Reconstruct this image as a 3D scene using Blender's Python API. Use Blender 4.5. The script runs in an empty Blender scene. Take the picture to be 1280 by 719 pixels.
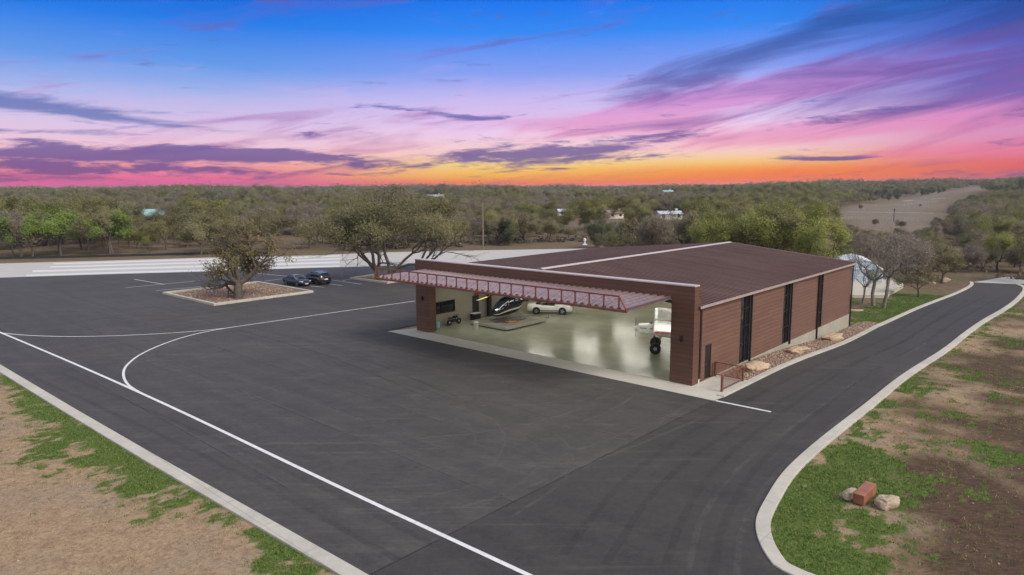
import bpy, bmesh, math, random
import numpy as np
from mathutils import Vector, Matrix
R = math.radians
S = bpy.context.scene
COL = S.collection
rnd = random.Random(7)
nrg = np.random.default_rng(11)

# ------------------------------------------------------------------ camera model
F_PX, PITCH, ROLL, CAM_H = 851.0, R(8.23), -0.0069, 13.0
TH, BX, BY = 0.7348, 11.862, 43.617          # heading and front corner of the hangar
VD = np.array([math.sin(TH), math.cos(TH)])   # towards the back of the hangar
UD = np.array([-math.cos(TH), math.sin(TH)])  # along its front

def sstep(a, b, x):
    t = np.clip((np.asarray(x, float) - a) / (b - a), 0, 1)
    return t * t * (3 - 2 * t)

def vnoise(x, y, seed=0):
    x = np.asarray(x, float); y = np.asarray(y, float)
    xi = np.floor(x).astype(np.int64); yi = np.floor(y).astype(np.int64)
    fx = x - xi; fy = y - yi
    fx = fx * fx * (3 - 2 * fx); fy = fy * fy * (3 - 2 * fy)
    def h(a, b):
        n = (a * 374761393 + b * 668265263 + seed * 1442695041) & 0xffffffff
        n = ((n ^ (n >> 13)) * 1274126177) & 0xffffffff
        return ((n ^ (n >> 16)) & 0xffff) / 65535.0
    return (h(xi, yi) * (1 - fx) + h(xi + 1, yi) * fx) * (1 - fy) + (h(xi, yi + 1) * (1 - fx) + h(xi + 1, yi + 1) * fx) * fy

def fbm(x, y, seed=0, o=4):
    s = 0; a = .5; t = 0
    for k in range(o):
        s = s + a * vnoise(np.asarray(x) * 2 ** k + 17.3 * k, np.asarray(y) * 2 ** k - 9.1 * k, seed + k); t += a; a *= .55
    return s / t

def uv_of(x, y):
    dx = np.asarray(x, float) - BX; dy = np.asarray(y, float) - BY
    return dx * UD[0] + dy * UD[1], dx * VD[0] + dy * VD[1]

def hgt(x, y):
    """height of the land"""
    u, v = uv_of(x, y)
    x = np.asarray(x, float); y = np.asarray(y, float)
    z = -1.25 * sstep(7, 33, v) * (1 - sstep(4, 30, u)) * (1 - sstep(60, 140, u))
    z = z - .5 * sstep(40, 80, v) * (1 - sstep(10, 40, u))
    r = np.hypot(x, y); az = np.arctan2(x, y)
    far = sstep(190, 600, r)
    z = z + far * (fbm(x / 240, y / 240, 5, 3) - .5) * 13 * sstep(250, 900, r) + 8.5 * sstep(350, 1300, r)
    z = z + 8 * sstep(480, 1000, r) * sstep(.30, .58, az) + 6 * sstep(260, 560, r) * sstep(.60, .74, az)
    z = z + 3.0 * sstep(300, 900, r) * np.exp(-((az + .45) / .3) ** 2)
    return z

def B(u, v, z=0.0):
    return Vector((BX + u * UD[0] + v * VD[0], BY + u * UD[1] + v * VD[1], z))

def ray(px, py):
    a, b = px - 640, py - 359.5
    c, s = math.cos(-ROLL), math.sin(-ROLL)
    a, b = c * a - s * b, s * a + c * b
    x, z = a / F_PX, -b / F_PX
    return (x, math.cos(PITCH) + math.sin(PITCH) * z, -math.sin(PITCH) + math.cos(PITCH) * z)

def W(px, py, z=None):
    """point of the land seen at this place of the photograph"""
    d = ray(px, py)
    if z is not None:
        t = (z - CAM_H) / d[2]
        return Vector((d[0] * t, d[1] * t, z))
    t = 10.0
    while t < 3000:
        if CAM_H + d[2] * t < float(hgt(d[0] * t, d[1] * t)):
            break
        t *= 1.01
    lo, hi = t / 1.01, t
    for _ in range(20):
        m = (lo + hi) / 2
        if CAM_H + d[2] * m < float(hgt(d[0] * m, d[1] * m)): hi = m
        else: lo = m
    return Vector((d[0] * hi, d[1] * hi, float(hgt(d[0] * hi, d[1] * hi))))

def proj(x, y, z):
    z = z - CAM_H
    d = y * math.cos(PITCH) - z * math.sin(PITCH); up = y * math.sin(PITCH) + z * math.cos(PITCH)
    a, b = F_PX * x / d, -F_PX * up / d
    c, s = math.cos(ROLL), math.sin(ROLL)
    return 640 + c * a - s * b, 359.5 + s * a + c * b

def in_poly(x, y, P):
    r = False; j = len(P) - 1
    for i in range(len(P)):
        if (P[i][1] > y) != (P[j][1] > y) and x < (P[j][0] - P[i][0]) * (y - P[i][1]) / (P[j][1] - P[i][1]) + P[i][0]:
            r = not r
        j = i
    return r

# ------------------------------------------------------------------ objects
def tag(o, label=None, cat=None, group=None, kind=None):
    if label: o['label'] = label
    if cat: o['category'] = cat
    if group: o['group'] = group
    if kind: o['kind'] = kind
    return o

def thing(name, label, cat, loc=(0, 0, 0), rz=0.0, group=None):
    o = bpy.data.objects.new(name, None); COL.objects.link(o)
    o.location = loc; o.rotation_euler = (0, 0, rz); o.empty_display_size = .3
    return tag(o, label, cat, group)

def link(name, me, parent=None, kind=None):
    o = bpy.data.objects.new(name, me); COL.objects.link(o)
    if parent: o.parent = parent
    if kind: o['kind'] = kind
    return o

def copy_tree(o, parent=None):
    c = o.copy(); COL.objects.link(c)
    if parent: c.parent = parent
    for ch in list(o.children): copy_tree(ch, c)
    return c

class MB:
    def __init__(s): s.b = bmesh.new()
    def box(s, x0, x1, y0, y1, z0, z1, bev=0):
        vs = [s.b.verts.new(p) for p in ((x0, y0, z0), (x1, y0, z0), (x1, y1, z0), (x0, y1, z0), (x0, y0, z1), (x1, y0, z1), (x1, y1, z1), (x0, y1, z1))]
        fs = [s.b.faces.new([vs[i] for i in q]) for q in ((3, 2, 1, 0), (4, 5, 6, 7), (0, 1, 5, 4), (1, 2, 6, 5), (2, 3, 7, 6), (3, 0, 4, 7))]
        if bev:
            bmesh.ops.bevel(s.b, geom=list({e for f in fs for e in f.edges}), offset=bev, segments=1, affect='EDGES')
        return s
    def face(s, pts):
        s.b.faces.new([s.b.verts.new(p) for p in pts]); return s
    def prism(s, poly, vec):
        """closed solid: polygon (3-D points) pushed along vec"""
        vec = Vector(vec)
        a = [s.b.verts.new(p) for p in poly]; c = [s.b.verts.new(Vector(p) + vec) for p in poly]
        n = len(a); fs = [s.b.faces.new(a), s.b.faces.new(c[::-1])]
        for i in range(n): fs.append(s.b.faces.new((a[i], c[i], c[(i + 1) % n], a[(i + 1) % n])))
        bmesh.ops.recalc_face_normals(s.b, faces=fs)
        return s
    def loft(s, rings, cap=True, closed=True):
        R_ = [[s.b.verts.new(p) for p in r] for r in rings]; fs = []
        for a, c in zip(R_, R_[1:]):
            n = len(a)
            for i in range(n if closed else n - 1):
                j = (i + 1) % n
                fs.append(s.b.faces.new((a[i], a[j], c[j], c[i])))
        if cap and closed:
            fs.append(s.b.faces.new(R_[0][::-1])); fs.append(s.b.faces.new(R_[-1]))
        bmesh.ops.recalc_face_normals(s.b, faces=fs)
        return s
    def tube(s, pts, r, n=8):
        pts = [Vector(p) for p in pts]; rs = r if isinstance(r, (list, tuple)) else [r] * len(pts)
        rings = []; up = Vector((0, 0, 1))
        for i, p in enumerate(pts):
            d = (pts[min(i + 1, len(pts) - 1)] - pts[max(i - 1, 0)]).normalized()
            a = d.cross(up if abs(d.z) < .95 else Vector((1, 0, 0))).normalized(); c = d.cross(a)
            rings.append([p + (a * math.cos(t) + c * math.sin(t)) * rs[i] for t in [2 * math.pi * k / n for k in range(n)]])
        return s.loft(rings)
    def lathe(s, prof, n=16, axis='z', at=(0, 0, 0)):
        at = Vector(at); rings = []
        for (r, h) in prof:
            ring = []
            for k in range(n):
                t = 2 * math.pi * k / n; c, d = r * math.cos(t), r * math.sin(t)
                ring.append(at + Vector((c, d, h) if axis == 'z' else ((c, h, d) if axis == 'y' else (h, c, d))))
            rings.append(ring)
        return s.loft(rings)
    def build(s, name, mat, parent=None, smooth=False, kind=None, label=None):
        me = bpy.data.meshes.new(name); s.b.normal_update(); s.b.to_mesh(me); s.b.free()
        if mat: me.materials.append(mat)
        if smooth:
            for p in me.polygons: p.use_smooth = True
        o = link(name, me, parent, kind)
        if label: o['label'] = label
        return o

def np_mesh(name, V, Q, mat, col=None, cname='tint'):
    """quads (or triangles) from numpy arrays"""
    V = np.asarray(V, np.float32); Q = np.asarray(Q, np.int32); k = Q.shape[1]
    me = bpy.data.meshes.new(name)
    me.vertices.add(len(V)); me.vertices.foreach_set('co', V.ravel())
    me.loops.add(Q.size); me.loops.foreach_set('vertex_index', Q.ravel())
    me.polygons.add(len(Q)); me.polygons.foreach_set('loop_start', np.arange(len(Q), dtype=np.int32) * k)
    me.update(calc_edges=True)
    if col is not None:
        a = me.attributes.new(cname, 'FLOAT_COLOR', 'POINT')
        c = np.ones((len(V), 4), np.float32); c[:, :col.shape[1]] = col
        a.data.foreach_set('color', c.ravel())
    if mat: me.materials.append(mat)
    me.validate()
    return me

def grid_quads(nx, ny):
    i = np.arange(nx - 1); j = np.arange(ny - 1)
    I, J = np.meshgrid(i, j); a = (J * nx + I).ravel()
    return np.stack([a, a + 1, a + 1 + nx, a + nx], 1)

def sheet(name, poly, mat, dz=.004, step=2.5, kind='structure', thick=0.0):
    """a flat sheet with this outline, draped over the land"""
    b = bmesh.new()
    f = b.faces.new([b.verts.new((p[0], p[1], 0)) for p in poly]); b.normal_update()
    if f.normal.z < 0: f.normal_flip()
    bmesh.ops.triangulate(b, faces=[f])
    xs = [p[0] for p in poly]; ys = [p[1] for p in poly]
    for ax, lo, hi in ((0, min(xs), max(xs)), (1, min(ys), max(ys))):
        k = math.ceil(lo / step) * step
        while k < hi:
            n = Vector((1, 0, 0)) if ax == 0 else Vector((0, 1, 0))
            bmesh.ops.bisect_plane(b, geom=b.verts[:] + b.edges[:] + b.faces[:], plane_co=n * k, plane_no=n)
            k += step
    for v in b.verts: v.co.z = float(hgt(v.co.x, v.co.y)) + dz
    b.normal_update()
    for f in b.faces:
        if f.normal.z < 0: f.normal_flip()
    me = bpy.data.meshes.new(name); b.to_mesh(me); b.free(); me.materials.append(mat)
    return link(name, me, None, kind)

def resample(pts, step):
    out = []; pts = [Vector((p[0], p[1])) for p in pts]
    for a, c in zip(pts, pts[1:]):
        n = max(1, int((c - a).length / step))
        for k in range(n): out.append(a.lerp(c, k / n))
    out.append(pts[-1]); return out

def smooth_pts(pts, it=2):
    pts = [Vector((p[0], p[1])) for p in pts]
    for _ in range(it):
        q = [pts[0]]
        for a, c in zip(pts, pts[1:]): q += [a.lerp(c, .25), a.lerp(c, .75)]
        q.append(pts[-1]); pts = q
    return pts

def ribbon(name, pts, side0, side1, mat, dz=.008, h=0.0, step=1.5, closed=False, bev=.02):
    """kerb or painted line along pts, from offset side0 to side1 (metres to the left of travel)"""
    p = resample(pts + ([pts[0]] if closed else []), step); n = len(p)
    if closed: p = p[:-1]; n -= 1
    rings = []
    for i in range(n):
        a = p[(i - 1) % n] if closed else p[max(i - 1, 0)]; c = p[(i + 1) % n] if closed else p[min(i + 1, n - 1)]
        if closed or 0 < i < n - 1:
            d0 = (p[i] - a).normalized(); d1 = (c - p[i]).normalized(); t = (d0 + d1).normalized()
            k = 1 / max(.4, t.dot(d1))
        else:
            t = (c - a).normalized(); k = 1
        nn = Vector((-t.y, t.x))
        A = p[i] + nn * side0 * k; C = p[i] + nn * side1 * k
        z = float(hgt(p[i].x, p[i].y)) + dz
        if h:
            s = 1 if side1 > side0 else -1
            A2, C2 = A + nn * bev * s, C - nn * bev * s
            rings.append([(A.x, A.y, z - .25), (A.x, A.y, z + h - bev), (A2.x, A2.y, z + h), (C2.x, C2.y, z + h), (C.x, C.y, z + h - bev), (C.x, C.y, z - .25)])
        else:
            rings.append([(A.x, A.y, z), (C.x, C.y, z)])
    m = MB()
    if closed: rings.append(rings[0])
    m.loft(rings, cap=False, closed=False)
    if h and not closed:
        m.face(rings[0]); m.face(rings[-1][::-1])
    if closed: bmesh.ops.remove_doubles(m.b, verts=m.b.verts[:], dist=1e-4)
    bmesh.ops.recalc_face_normals(m.b, faces=m.b.faces[:])
    o = m.build(name, mat, None, kind='structure')
    if not h:
        for q in o.data.polygons:
            if q.normal.z < 0: o.data.flip_normals(); break
    return o

# ------------------------------------------------------------------ materials
class N:
    """small node helper"""
    def __init__(s, tree): s.t = tree; s.n = tree.nodes; s.l = tree.links
    def node(s, typ, **kw):
        n = s.n.new(typ)
        for k, v in kw.items():
            if k == 'ins':
                for a, c in v.items(): s.set(n.inputs[a], c)
            else: setattr(n, k, v)
        return n
    def set(s, inp, v):
        if isinstance(v, bpy.types.NodeSocket): s.l.new(v, inp)
        elif isinstance(v, bpy.types.Node): s.l.new(v.outputs[0], inp)
        elif isinstance(v, (tuple, list)):
            inp.default_value = tuple(v) + (1,) if len(v) == 3 and inp.type == 'RGBA' else tuple(v)
        else: inp.default_value = v
    def m(s, op, a, b=None, c=None, clamp=False):
        n = s.n.new('ShaderNodeMath'); n.operation = op; n.use_clamp = clamp
        s.set(n.inputs[0], a)
        if b is not None: s.set(n.inputs[1], b)
        if c is not None: s.set(n.inputs[2], c)
        return n.outputs[0]
    def mix(s, f, a, b, mode='MIX'):
        n = s.n.new('ShaderNodeMix'); n.data_type = 'RGBA'; n.blend_type = mode
        s.set(n.inputs[0], f); s.set(n.inputs[6], a); s.set(n.inputs[7], b)
        return n.outputs[2]
    def ramp(s, f, stops, mode='LINEAR'):
        n = s.n.new('ShaderNodeValToRGB'); n.color_ramp.interpolation = mode
        e = n.color_ramp.elements
        while len(e) < len(stops): e.new(.5)
        for q, (p, c) in zip(e, stops):
            q.position = p; q.color = (c, c, c, 1) if not isinstance(c, (tuple, list)) else tuple(c) + (1,) * (4 - len(c))
        s.set(n.inputs[0], f); return n.outputs[0]
    def noise(s, vec, scale, detail=4, rough=.55, dist=0.0):
        n = s.n.new('ShaderNodeTexNoise'); s.set(n.inputs['Vector'], vec)
        n.inputs['Scale'].default_value = scale; n.inputs['Detail'].default_value = detail
        n.inputs['Roughness'].default_value = rough; n.inputs['Distortion'].default_value = dist
        return n.outputs[0]
    def mapping(s, vec, loc=(0, 0, 0), rot=(0, 0, 0), scale=(1, 1, 1)):
        n = s.n.new('ShaderNodeMapping'); s.set(n.inputs['Vector'], vec)
        n.inputs['Location'].default_value = loc; n.inputs['Rotation'].default_value = rot; n.inputs['Scale'].default_value = scale
        return n.outputs[0]
    def sm(s, x, a, b):
        n = s.n.new('ShaderNodeMapRange'); n.interpolation_type = 'SMOOTHSTEP'
        s.set(n.inputs[0], x); n.inputs[1].default_value = a; n.inputs[2].default_value = b
        return n.outputs[0]

MATS = {}
def mat(name, col, rough=.6, metal=0.0, spec=.5, var=.15, vscale=3.0, bump=0.0, bscale=20.0, emit=None, estr=1.0, build=None, alpha=None, trans=0.0):
    if name in MATS: return MATS[name]
    m = bpy.data.materials.new(name); m.use_nodes = True
    g = N(m.node_tree); p = m.node_tree.nodes['Principled BSDF']
    tc = g.node('ShaderNodeTexCoord')
    p.inputs['Roughness'].default_value = rough; p.inputs['Metallic'].default_value = metal
    p.inputs['Specular IOR Level'].default_value = spec
    if build:
        build(g, p, tc)
    else:
        f = g.noise(tc.outputs['Object'], vscale, 5)
        lo = tuple(c * (1 - var) for c in col); hi = tuple(min(1, c * (1 + var)) for c in col)
        g.set(p.inputs['Base Color'], g.ramp(f, [(.3, lo), (.7, hi)]))
        if bump:
            n2 = g.noise(tc.outputs['Object'], bscale, 4)
            bp = g.node('ShaderNodeBump', ins={'Strength': bump, 'Height': n2, 'Distance': .05})
            g.set(p.inputs['Normal'], bp)
    if trans: p.inputs['Transmission Weight'].default_value = trans
    if emit:
        p.inputs['Emission Color'].default_value = tuple(emit) + (1,); p.inputs['Emission Strength'].default_value = estr
    MATS[name] = m
    return m

def along_build(tc, g, sx, sy, sz=1.0):
    """object coordinates turned into the hangar's grid and stretched"""
    return g.mapping(g.mapping(tc.outputs['Object'], rot=(0, 0, TH)), scale=(sx, sy, sz))

AL = .77   # the picture is exposed for the shade: surfaces stay at their real, darker colours
def asphalt_mat(name, base, streak):
    base = tuple(c * AL for c in base)
    def bd(g, p, tc):
        o = tc.outputs['Object']
        big = g.noise(o, .045, 6, .65)
        st = g.noise(along_build(tc, g, .05, .9), 1.0, 7, .72)
        st2 = g.noise(along_build(tc, g, .5, .03), 1.6, 6, .65)
        grain = g.noise(o, 3.2, 9, .88)
        blot = g.noise(o, .7, 7, .75)
        scuff = g.noise(g.mapping(o, rot=(0, 0, .5), scale=(.05, .75, 1)), 1.6, 9, .78, .8)
        scuff2 = g.noise(g.mapping(o, rot=(0, 0, -.35), scale=(.06, .9, 1)), 1.5, 9, .78, .7)
        v = g.m('MULTIPLY_ADD', g.m('SUBTRACT', big, .5), .75, 1.0)
        v = g.m('MULTIPLY_ADD', g.m('SUBTRACT', st, .5), streak * 1.5, v)
        v = g.m('MULTIPLY_ADD', g.m('SUBTRACT', st2, .5), streak, v)
        v = g.m('MULTIPLY_ADD', g.m('SUBTRACT', blot, .5), .6, v)
        v = g.m('MULTIPLY_ADD', g.m('SUBTRACT', grain, .5), 1.7, v)
        v = g.m('MULTIPLY_ADD', g.sm(scuff, .53, .68), .42, v)
        v = g.m('MULTIPLY_ADD', g.sm(scuff2, .53, .68), .38, v)
        v = g.m('MULTIPLY_ADD', g.sm(blot, .60, .70), -.22, v)
        v = g.m('MAXIMUM', v, .35)
        g.set(p.inputs['Base Color'], g.mix(1.0, base, g.node('ShaderNodeCombineColor', ins={0: v, 1: v, 2: g.m('MULTIPLY_ADD', v, .9, .1)}), 'MULTIPLY'))
        g.set(p.inputs['Normal'], g.node('ShaderNodeBump', ins={'Strength': .3, 'Height': grain, 'Distance': .03}))
        g.set(p.inputs['Roughness'], g.m('MULTIPLY_ADD', big, .25, .62))
    return mat(name, base, .75, spec=.3, build=bd)

def worn_mat(name, col, keep, scale=2.2, rough=.7):
    """a worn film lying on the paving: paint or tyre rubber with gaps"""
    m = mat(name, col, rough, var=.12, vscale=3)
    g = N(m.node_tree); tc = g.node('ShaderNodeTexCoord'); n = g.noise(tc.outputs['Object'], scale, 9, .8)
    n2 = g.noise(tc.outputs['Object'], .35, 5, .6)
    f = g.m('MULTIPLY', g.sm(g.m('MULTIPLY_ADD', n2, .5, n), keep[0], keep[1]), keep[2])
    mx = g.node('ShaderNodeMixShader', ins={0: f, 1: g.node('ShaderNodeBsdfTransparent'), 2: m.node_tree.nodes['Principled BSDF'].outputs[0]})
    g.set(g.n['Material Output'].inputs['Surface'], mx.outputs[0])
    return m

def concrete_mat(name, base, joint=0.0, dirt=.25):
    base = tuple(c * AL for c in base)
    def bd(g, p, tc):
        o = tc.outputs['Object']
        a = g.noise(o, .35, 6, .65); f = g.noise(o, 30, 4, .7); b2 = g.noise(o, 2.5, 6, .7)
        v = g.m('MULTIPLY_ADD', g.m('SUBTRACT', a, .5), dirt * 1.6, 1.0)
        v = g.m('MULTIPLY_ADD', g.m('SUBTRACT', f, .5), .25, v)
        v = g.m('MULTIPLY_ADD', g.m('SUBTRACT', b2, .5), dirt, v)
        if joint:
            s = g.node('ShaderNodeSeparateXYZ', ins={0: along_build(tc, g, 1 / joint, 1 / joint)})
            for k in (0, 1):
                w = g.m('ABSOLUTE', g.m('SUBTRACT', g.m('FRACT', s.outputs[k]), .5))
                v = g.m('MULTIPLY', v, g.m('MULTIPLY_ADD', g.sm(w, .5 - .03 / joint, .5), -.3, 1.0))
        g.set(p.inputs['Base Color'], g.mix(1.0, base, g.node('ShaderNodeCombineColor', ins={0: v, 1: v, 2: g.m('MULTIPLY', v, .98)}), 'MULTIPLY'))
        g.set(p.inputs['Normal'], g.node('ShaderNodeBump', ins={'Strength': .2, 'Height': f, 'Distance': .02}))
    return mat(name, base, .8, spec=.3, build=bd)

def siding_mat(name, base, pitch=.3, weather=.35):
    base = tuple(c * AL for c in base)
    """long weathered steel boards laid level, with a fine groove between them"""
    def bd(g, p, tc):
        s = g.node('ShaderNodeSeparateXYZ', ins={0: tc.outputs['Object']})
        k = g.m('DIVIDE', s.outputs[2], pitch); row = g.m('FLOOR', k); fr = g.m('FRACT', k)
        groove = g.sm(g.m('ABSOLUTE', g.m('SUBTRACT', fr, .5)), .43, .485)
        hor = g.m('ADD', s.outputs[0], s.outputs[1])
        # boards 3.6 m long with staggered butt joints
        wn = g.node('ShaderNodeTexWhiteNoise', noise_dimensions='1D'); g.set(wn.inputs['W'], row)
        seg = g.m('FLOOR', g.m('ADD', g.m('DIVIDE', hor, 3.6), g.m('MULTIPLY', wn.outputs[0], 5.0)))
        wn2 = g.node('ShaderNodeTexWhiteNoise', noise_dimensions='2D')
        g.set(wn2.inputs['Vector'], g.node('ShaderNodeCombineXYZ', ins={0: row, 1: seg}))
        streak = g.noise(g.node('ShaderNodeCombineXYZ', ins={0: g.m('MULTIPLY', hor, .5), 1: g.m('MULTIPLY', s.outputs[2], 9.0), 2: 0.0}), 1.2, 6, .7)
        blot = g.noise(tc.outputs['Object'], .55, 5, .6)
        v = g.m('MULTIPLY_ADD', g.m('SUBTRACT', wn2.outputs[0], .5), .15, 1.0)
        v = g.m('MULTIPLY_ADD', g.m('SUBTRACT', streak, .5), weather * 1.6, v)
        v = g.m('MULTIPLY_ADD', g.m('SUBTRACT', blot, .5), weather, v)
        v = g.m('MULTIPLY', v, g.m('MULTIPLY_ADD', groove, -.62, 1.0))
        hue = g.mix(streak, tuple(c * q for c, q in zip(base, (1.05, .92, .88))), tuple(c * q for c, q in zip(base, (.95, 1.12, 1.15))))
        g.set(p.inputs['Base Color'], g.mix(1.0, hue, g.node('ShaderNodeCombineColor', ins={0: v, 1: v, 2: v}), 'MULTIPLY'))
        hgt_ = g.m('MULTIPLY_ADD', groove, -1.0, g.m('MULTIPLY', streak, .25))
        g.set(p.inputs['Normal'], g.node('ShaderNodeBump', ins={'Strength': .5, 'Height': hgt_, 'Distance': .02}))
        g.set(p.inputs['Roughness'], g.m('MULTIPLY_ADD', streak, .3, .4))
    return mat(name, base, .55, spec=.4, build=bd)

def leaf_mat(name, cols, own=.45):
    """foliage: colour differs by tree and by leaf clump"""
    def bd(g, p, tc):
        oi = g.node('ShaderNodeObjectInfo')
        at = g.node('ShaderNodeAttribute', attribute_name='tint')
        s = g.node('ShaderNodeSeparateColor', ins={0: at.outputs['Color']})
        base = g.ramp(g.m('MULTIPLY_ADD', s.outputs[1], own, g.m('MULTIPLY', oi.outputs['Random'], 1.0 - own)), [(k / (len(cols) - 1), c) for k, c in enumerate(cols)])
        v = g.m('MULTIPLY_ADD', s.outputs[0], .75, .62)
        c = g.mix(1.0, base, g.node('ShaderNodeCombineColor', ins={0: v, 1: v, 2: v}), 'MULTIPLY')
        g.set(p.inputs['Base Color'], c)
        tr = g.node('ShaderNodeBsdfTranslucent', ins={'Color': c})
        mx = g.node('ShaderNodeMixShader', ins={0: .3, 1: p.outputs[0], 2: tr.outputs[0]})
        g.set(g.n['Material Output'].inputs['Surface'], mx.outputs[0])
    return mat(name, cols[0], .65, spec=.25, build=bd)
# ------------------------------------------------------------------ camera
cam = bpy.data.cameras.new('camera'); cam.sensor_width = 36; cam.lens = F_PX / 1280 * 36
cam.clip_start = .1; cam.clip_end = 20000
co = bpy.data.objects.new('camera', cam); COL.objects.link(co)
fw = Vector((0, math.cos(PITCH), -math.sin(PITCH))); up = Vector((0, math.sin(PITCH), math.cos(PITCH))); rt = Vector((1, 0, 0))
c_, s_ = math.cos(ROLL), math.sin(ROLL)
r2 = rt * c_ + up * s_; u2 = up * c_ - rt * s_
M = Matrix((r2, u2, -fw)).transposed().to_4x4(); M.translation = (0, 0, CAM_H)
co.matrix_world = M
S.camera = co

# ------------------------------------------------------------------ light
SUN_EL, SUN_AZ = R(42), R(128)         # azimuth clockwise from the view direction (+Y)
sd = Vector((math.sin(SUN_AZ) * math.cos(SUN_EL), math.cos(SUN_AZ) * math.cos(SUN_EL), math.sin(SUN_EL)))
sl = bpy.data.lights.new('sun', 'SUN'); sl.energy = 1.9; sl.angle = R(25); sl.color = (1.0, .95, .88)
so = bpy.data.objects.new('sun', sl); COL.objects.link(so)
so.rotation_euler = sd.to_track_quat('Z', 'Y').to_euler(); so.location = (60, -20, 80)

wd = bpy.data.worlds.new('World'); S.world = wd; wd.use_nodes = True
g = N(wd.node_tree); g.n.clear()
sky = g.node('ShaderNodeTexSky', sky_type='NISHITA', sun_disc=False, sun_elevation=SUN_EL, sun_rotation=SUN_AZ)
sky.air_density = 1.0; sky.dust_density = 3.0; sky.ozone_density = 1.0
tc = g.node('ShaderNodeTexCoord'); D = tc.outputs['Generated']
sp = g.node('ShaderNodeSeparateXYZ', ins={0: D})
az = g.m('ARCTAN2', sp.outputs[0], sp.outputs[1]); el = g.m('ARCSINE', sp.outputs[2])
def srgb(*c): return tuple(((v / 255 / 12.92) if v <= 10.3 else ((v / 255 + .055) / 1.055) ** 2.4) for v in c)
EX = 1.0
def skyramp(st):
    # stops: (photo row, sRGB); elevation 0 at row 227, .28 rad = position 1
    q = sorted(((max(0, (227 - y) / 851) / .28), srgb(*c)) for y, c in st)
    return g.ramp(g.m('DIVIDE', el, .28), q)
RL = skyramp([(-5, (0, 88, 215)), (45, (40, 128, 238)), (90, (105, 160, 240)), (125, (178, 190, 242)), (155, (228, 206, 236)), (178, (250, 205, 222)), (198, (248, 158, 165)), (212, (242, 105, 150)), (221, (222, 75, 150)), (227, (120, 70, 140))])
RC = skyramp([(-5, (5, 110, 238)), (45, (55, 142, 250)), (90, (140, 165, 248)), (125, (208, 196, 250)), (158, (250, 216, 244)), (182, (255, 212, 208)), (198, (255, 218, 130)), (211, (255, 190, 62)), (219, (255, 120, 30)), (227, (250, 70, 50))])
RR = skyramp([(-5, (10, 80, 165)), (40, (35, 85, 175)), (80, (70, 95, 200)), (115, (138, 122, 214)), (145, (185, 148, 214)), (170, (218, 150, 198)), (190, (230, 132, 165)), (206, (222, 92, 118)), (217, (160, 65, 112)), (227, (60, 50, 105))])
sunset = g.mix(g.sm(az, -.42, -.02), RL, RC)
sunset = g.mix(g.sm(az, .30, .66), sunset, RR)
# clouds: streaks that lie along the horizon and climb a little to the right
def cl_noise(sx, sy, tilt, seed, det=7, rough=.6):
    e2 = g.m('MULTIPLY_ADD', az, -tilt, el)
    v = g.node('ShaderNodeCombineXYZ', ins={0: g.m('MULTIPLY', az, sx), 1: g.m('MULTIPLY', e2, sy), 2: seed})
    return g.noise(v, 1.0, det, rough, .7)
def blob(px, py, sx, sy, tilt=0.0):
    a0, e0 = (px - 640) / 851, (227 - py) / 851
    da = g.m('SUBTRACT', az, a0)
    dx = g.m('DIVIDE', da, sx / 851); dy = g.m('DIVIDE', g.m('SUBTRACT', g.m('SUBTRACT', el, e0), g.m('MULTIPLY', da, tilt)), sy / 851)
    return g.m('EXPONENT', g.m('MULTIPLY', g.m('ADD', g.m('MULTIPLY', dx, dx), g.m('MULTIPLY', dy, dy)), -1.0))
def total(*bl):
    t = bl[0]
    for x in bl[1:]: t = g.m('ADD', t, x)
    return t
n1 = cl_noise(8, 62, .02, 3.1, 9, .66); n2 = cl_noise(4, 30, .16, 8.4, 6, .56); n3 = cl_noise(8, 34, .05, 5.7, 8, .64)
n4 = cl_noise(22, 120, .03, 1.3, 6, .65)
# thin high veil catching pink light on the right
pinkm = total(blob(900, 128, 190, 12, .10), blob(1010, 100, 260, 20, .12), blob(1160, 150, 170, 14, .1), blob(760, 150, 120, 12), blob(980, 165, 260, 14, .04), blob(1150, 190, 180, 8, .02))
pk = g.m('MULTIPLY', g.sm(g.m('MULTIPLY_ADD', pinkm, .36, g.m('MULTIPLY', n2, 1.25)), .66, 1.05), .66)
sunset = g.mix(pk, sunset, g.ramp(g.m('DIVIDE', el, .2), [(0, srgb(240, 90, 110)), (.3, srgb(240, 140, 182)), (.6, srgb(228, 135, 208)), (1, srgb(145, 125, 220))]))
veil = g.m('MULTIPLY', g.sm(g.m('MULTIPLY_ADD', total(blob(560, 125, 330, 34), blob(330, 150, 300, 26)), .30, n3), .58, .98), .40)
sunset = g.mix(veil, sunset, srgb(222, 190, 240))
sunset = g.mix(g.m('MULTIPLY', blob(970, 213, 240, 14), .78), sunset, srgb(255, 105, 30))
# blue-grey cloud bank towards the upper right
drk = g.m('MULTIPLY', g.sm(g.m('MULTIPLY_ADD', total(blob(1180, 70, 330, 45, .2), blob(900, 85, 150, 18, .25), blob(1230, 135, 150, 22, .05)), .42, g.m('MULTIPLY', n2, 1.3)), .72, 1.12), .70)
sunset = g.mix(drk, sunset, g.ramp(g.m('DIVIDE', el, .28), [(0, srgb(90, 60, 120)), (.4, srgb(88, 78, 165)), (.75, srgb(28, 72, 145)), (1, srgb(12, 66, 135))]))
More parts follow.
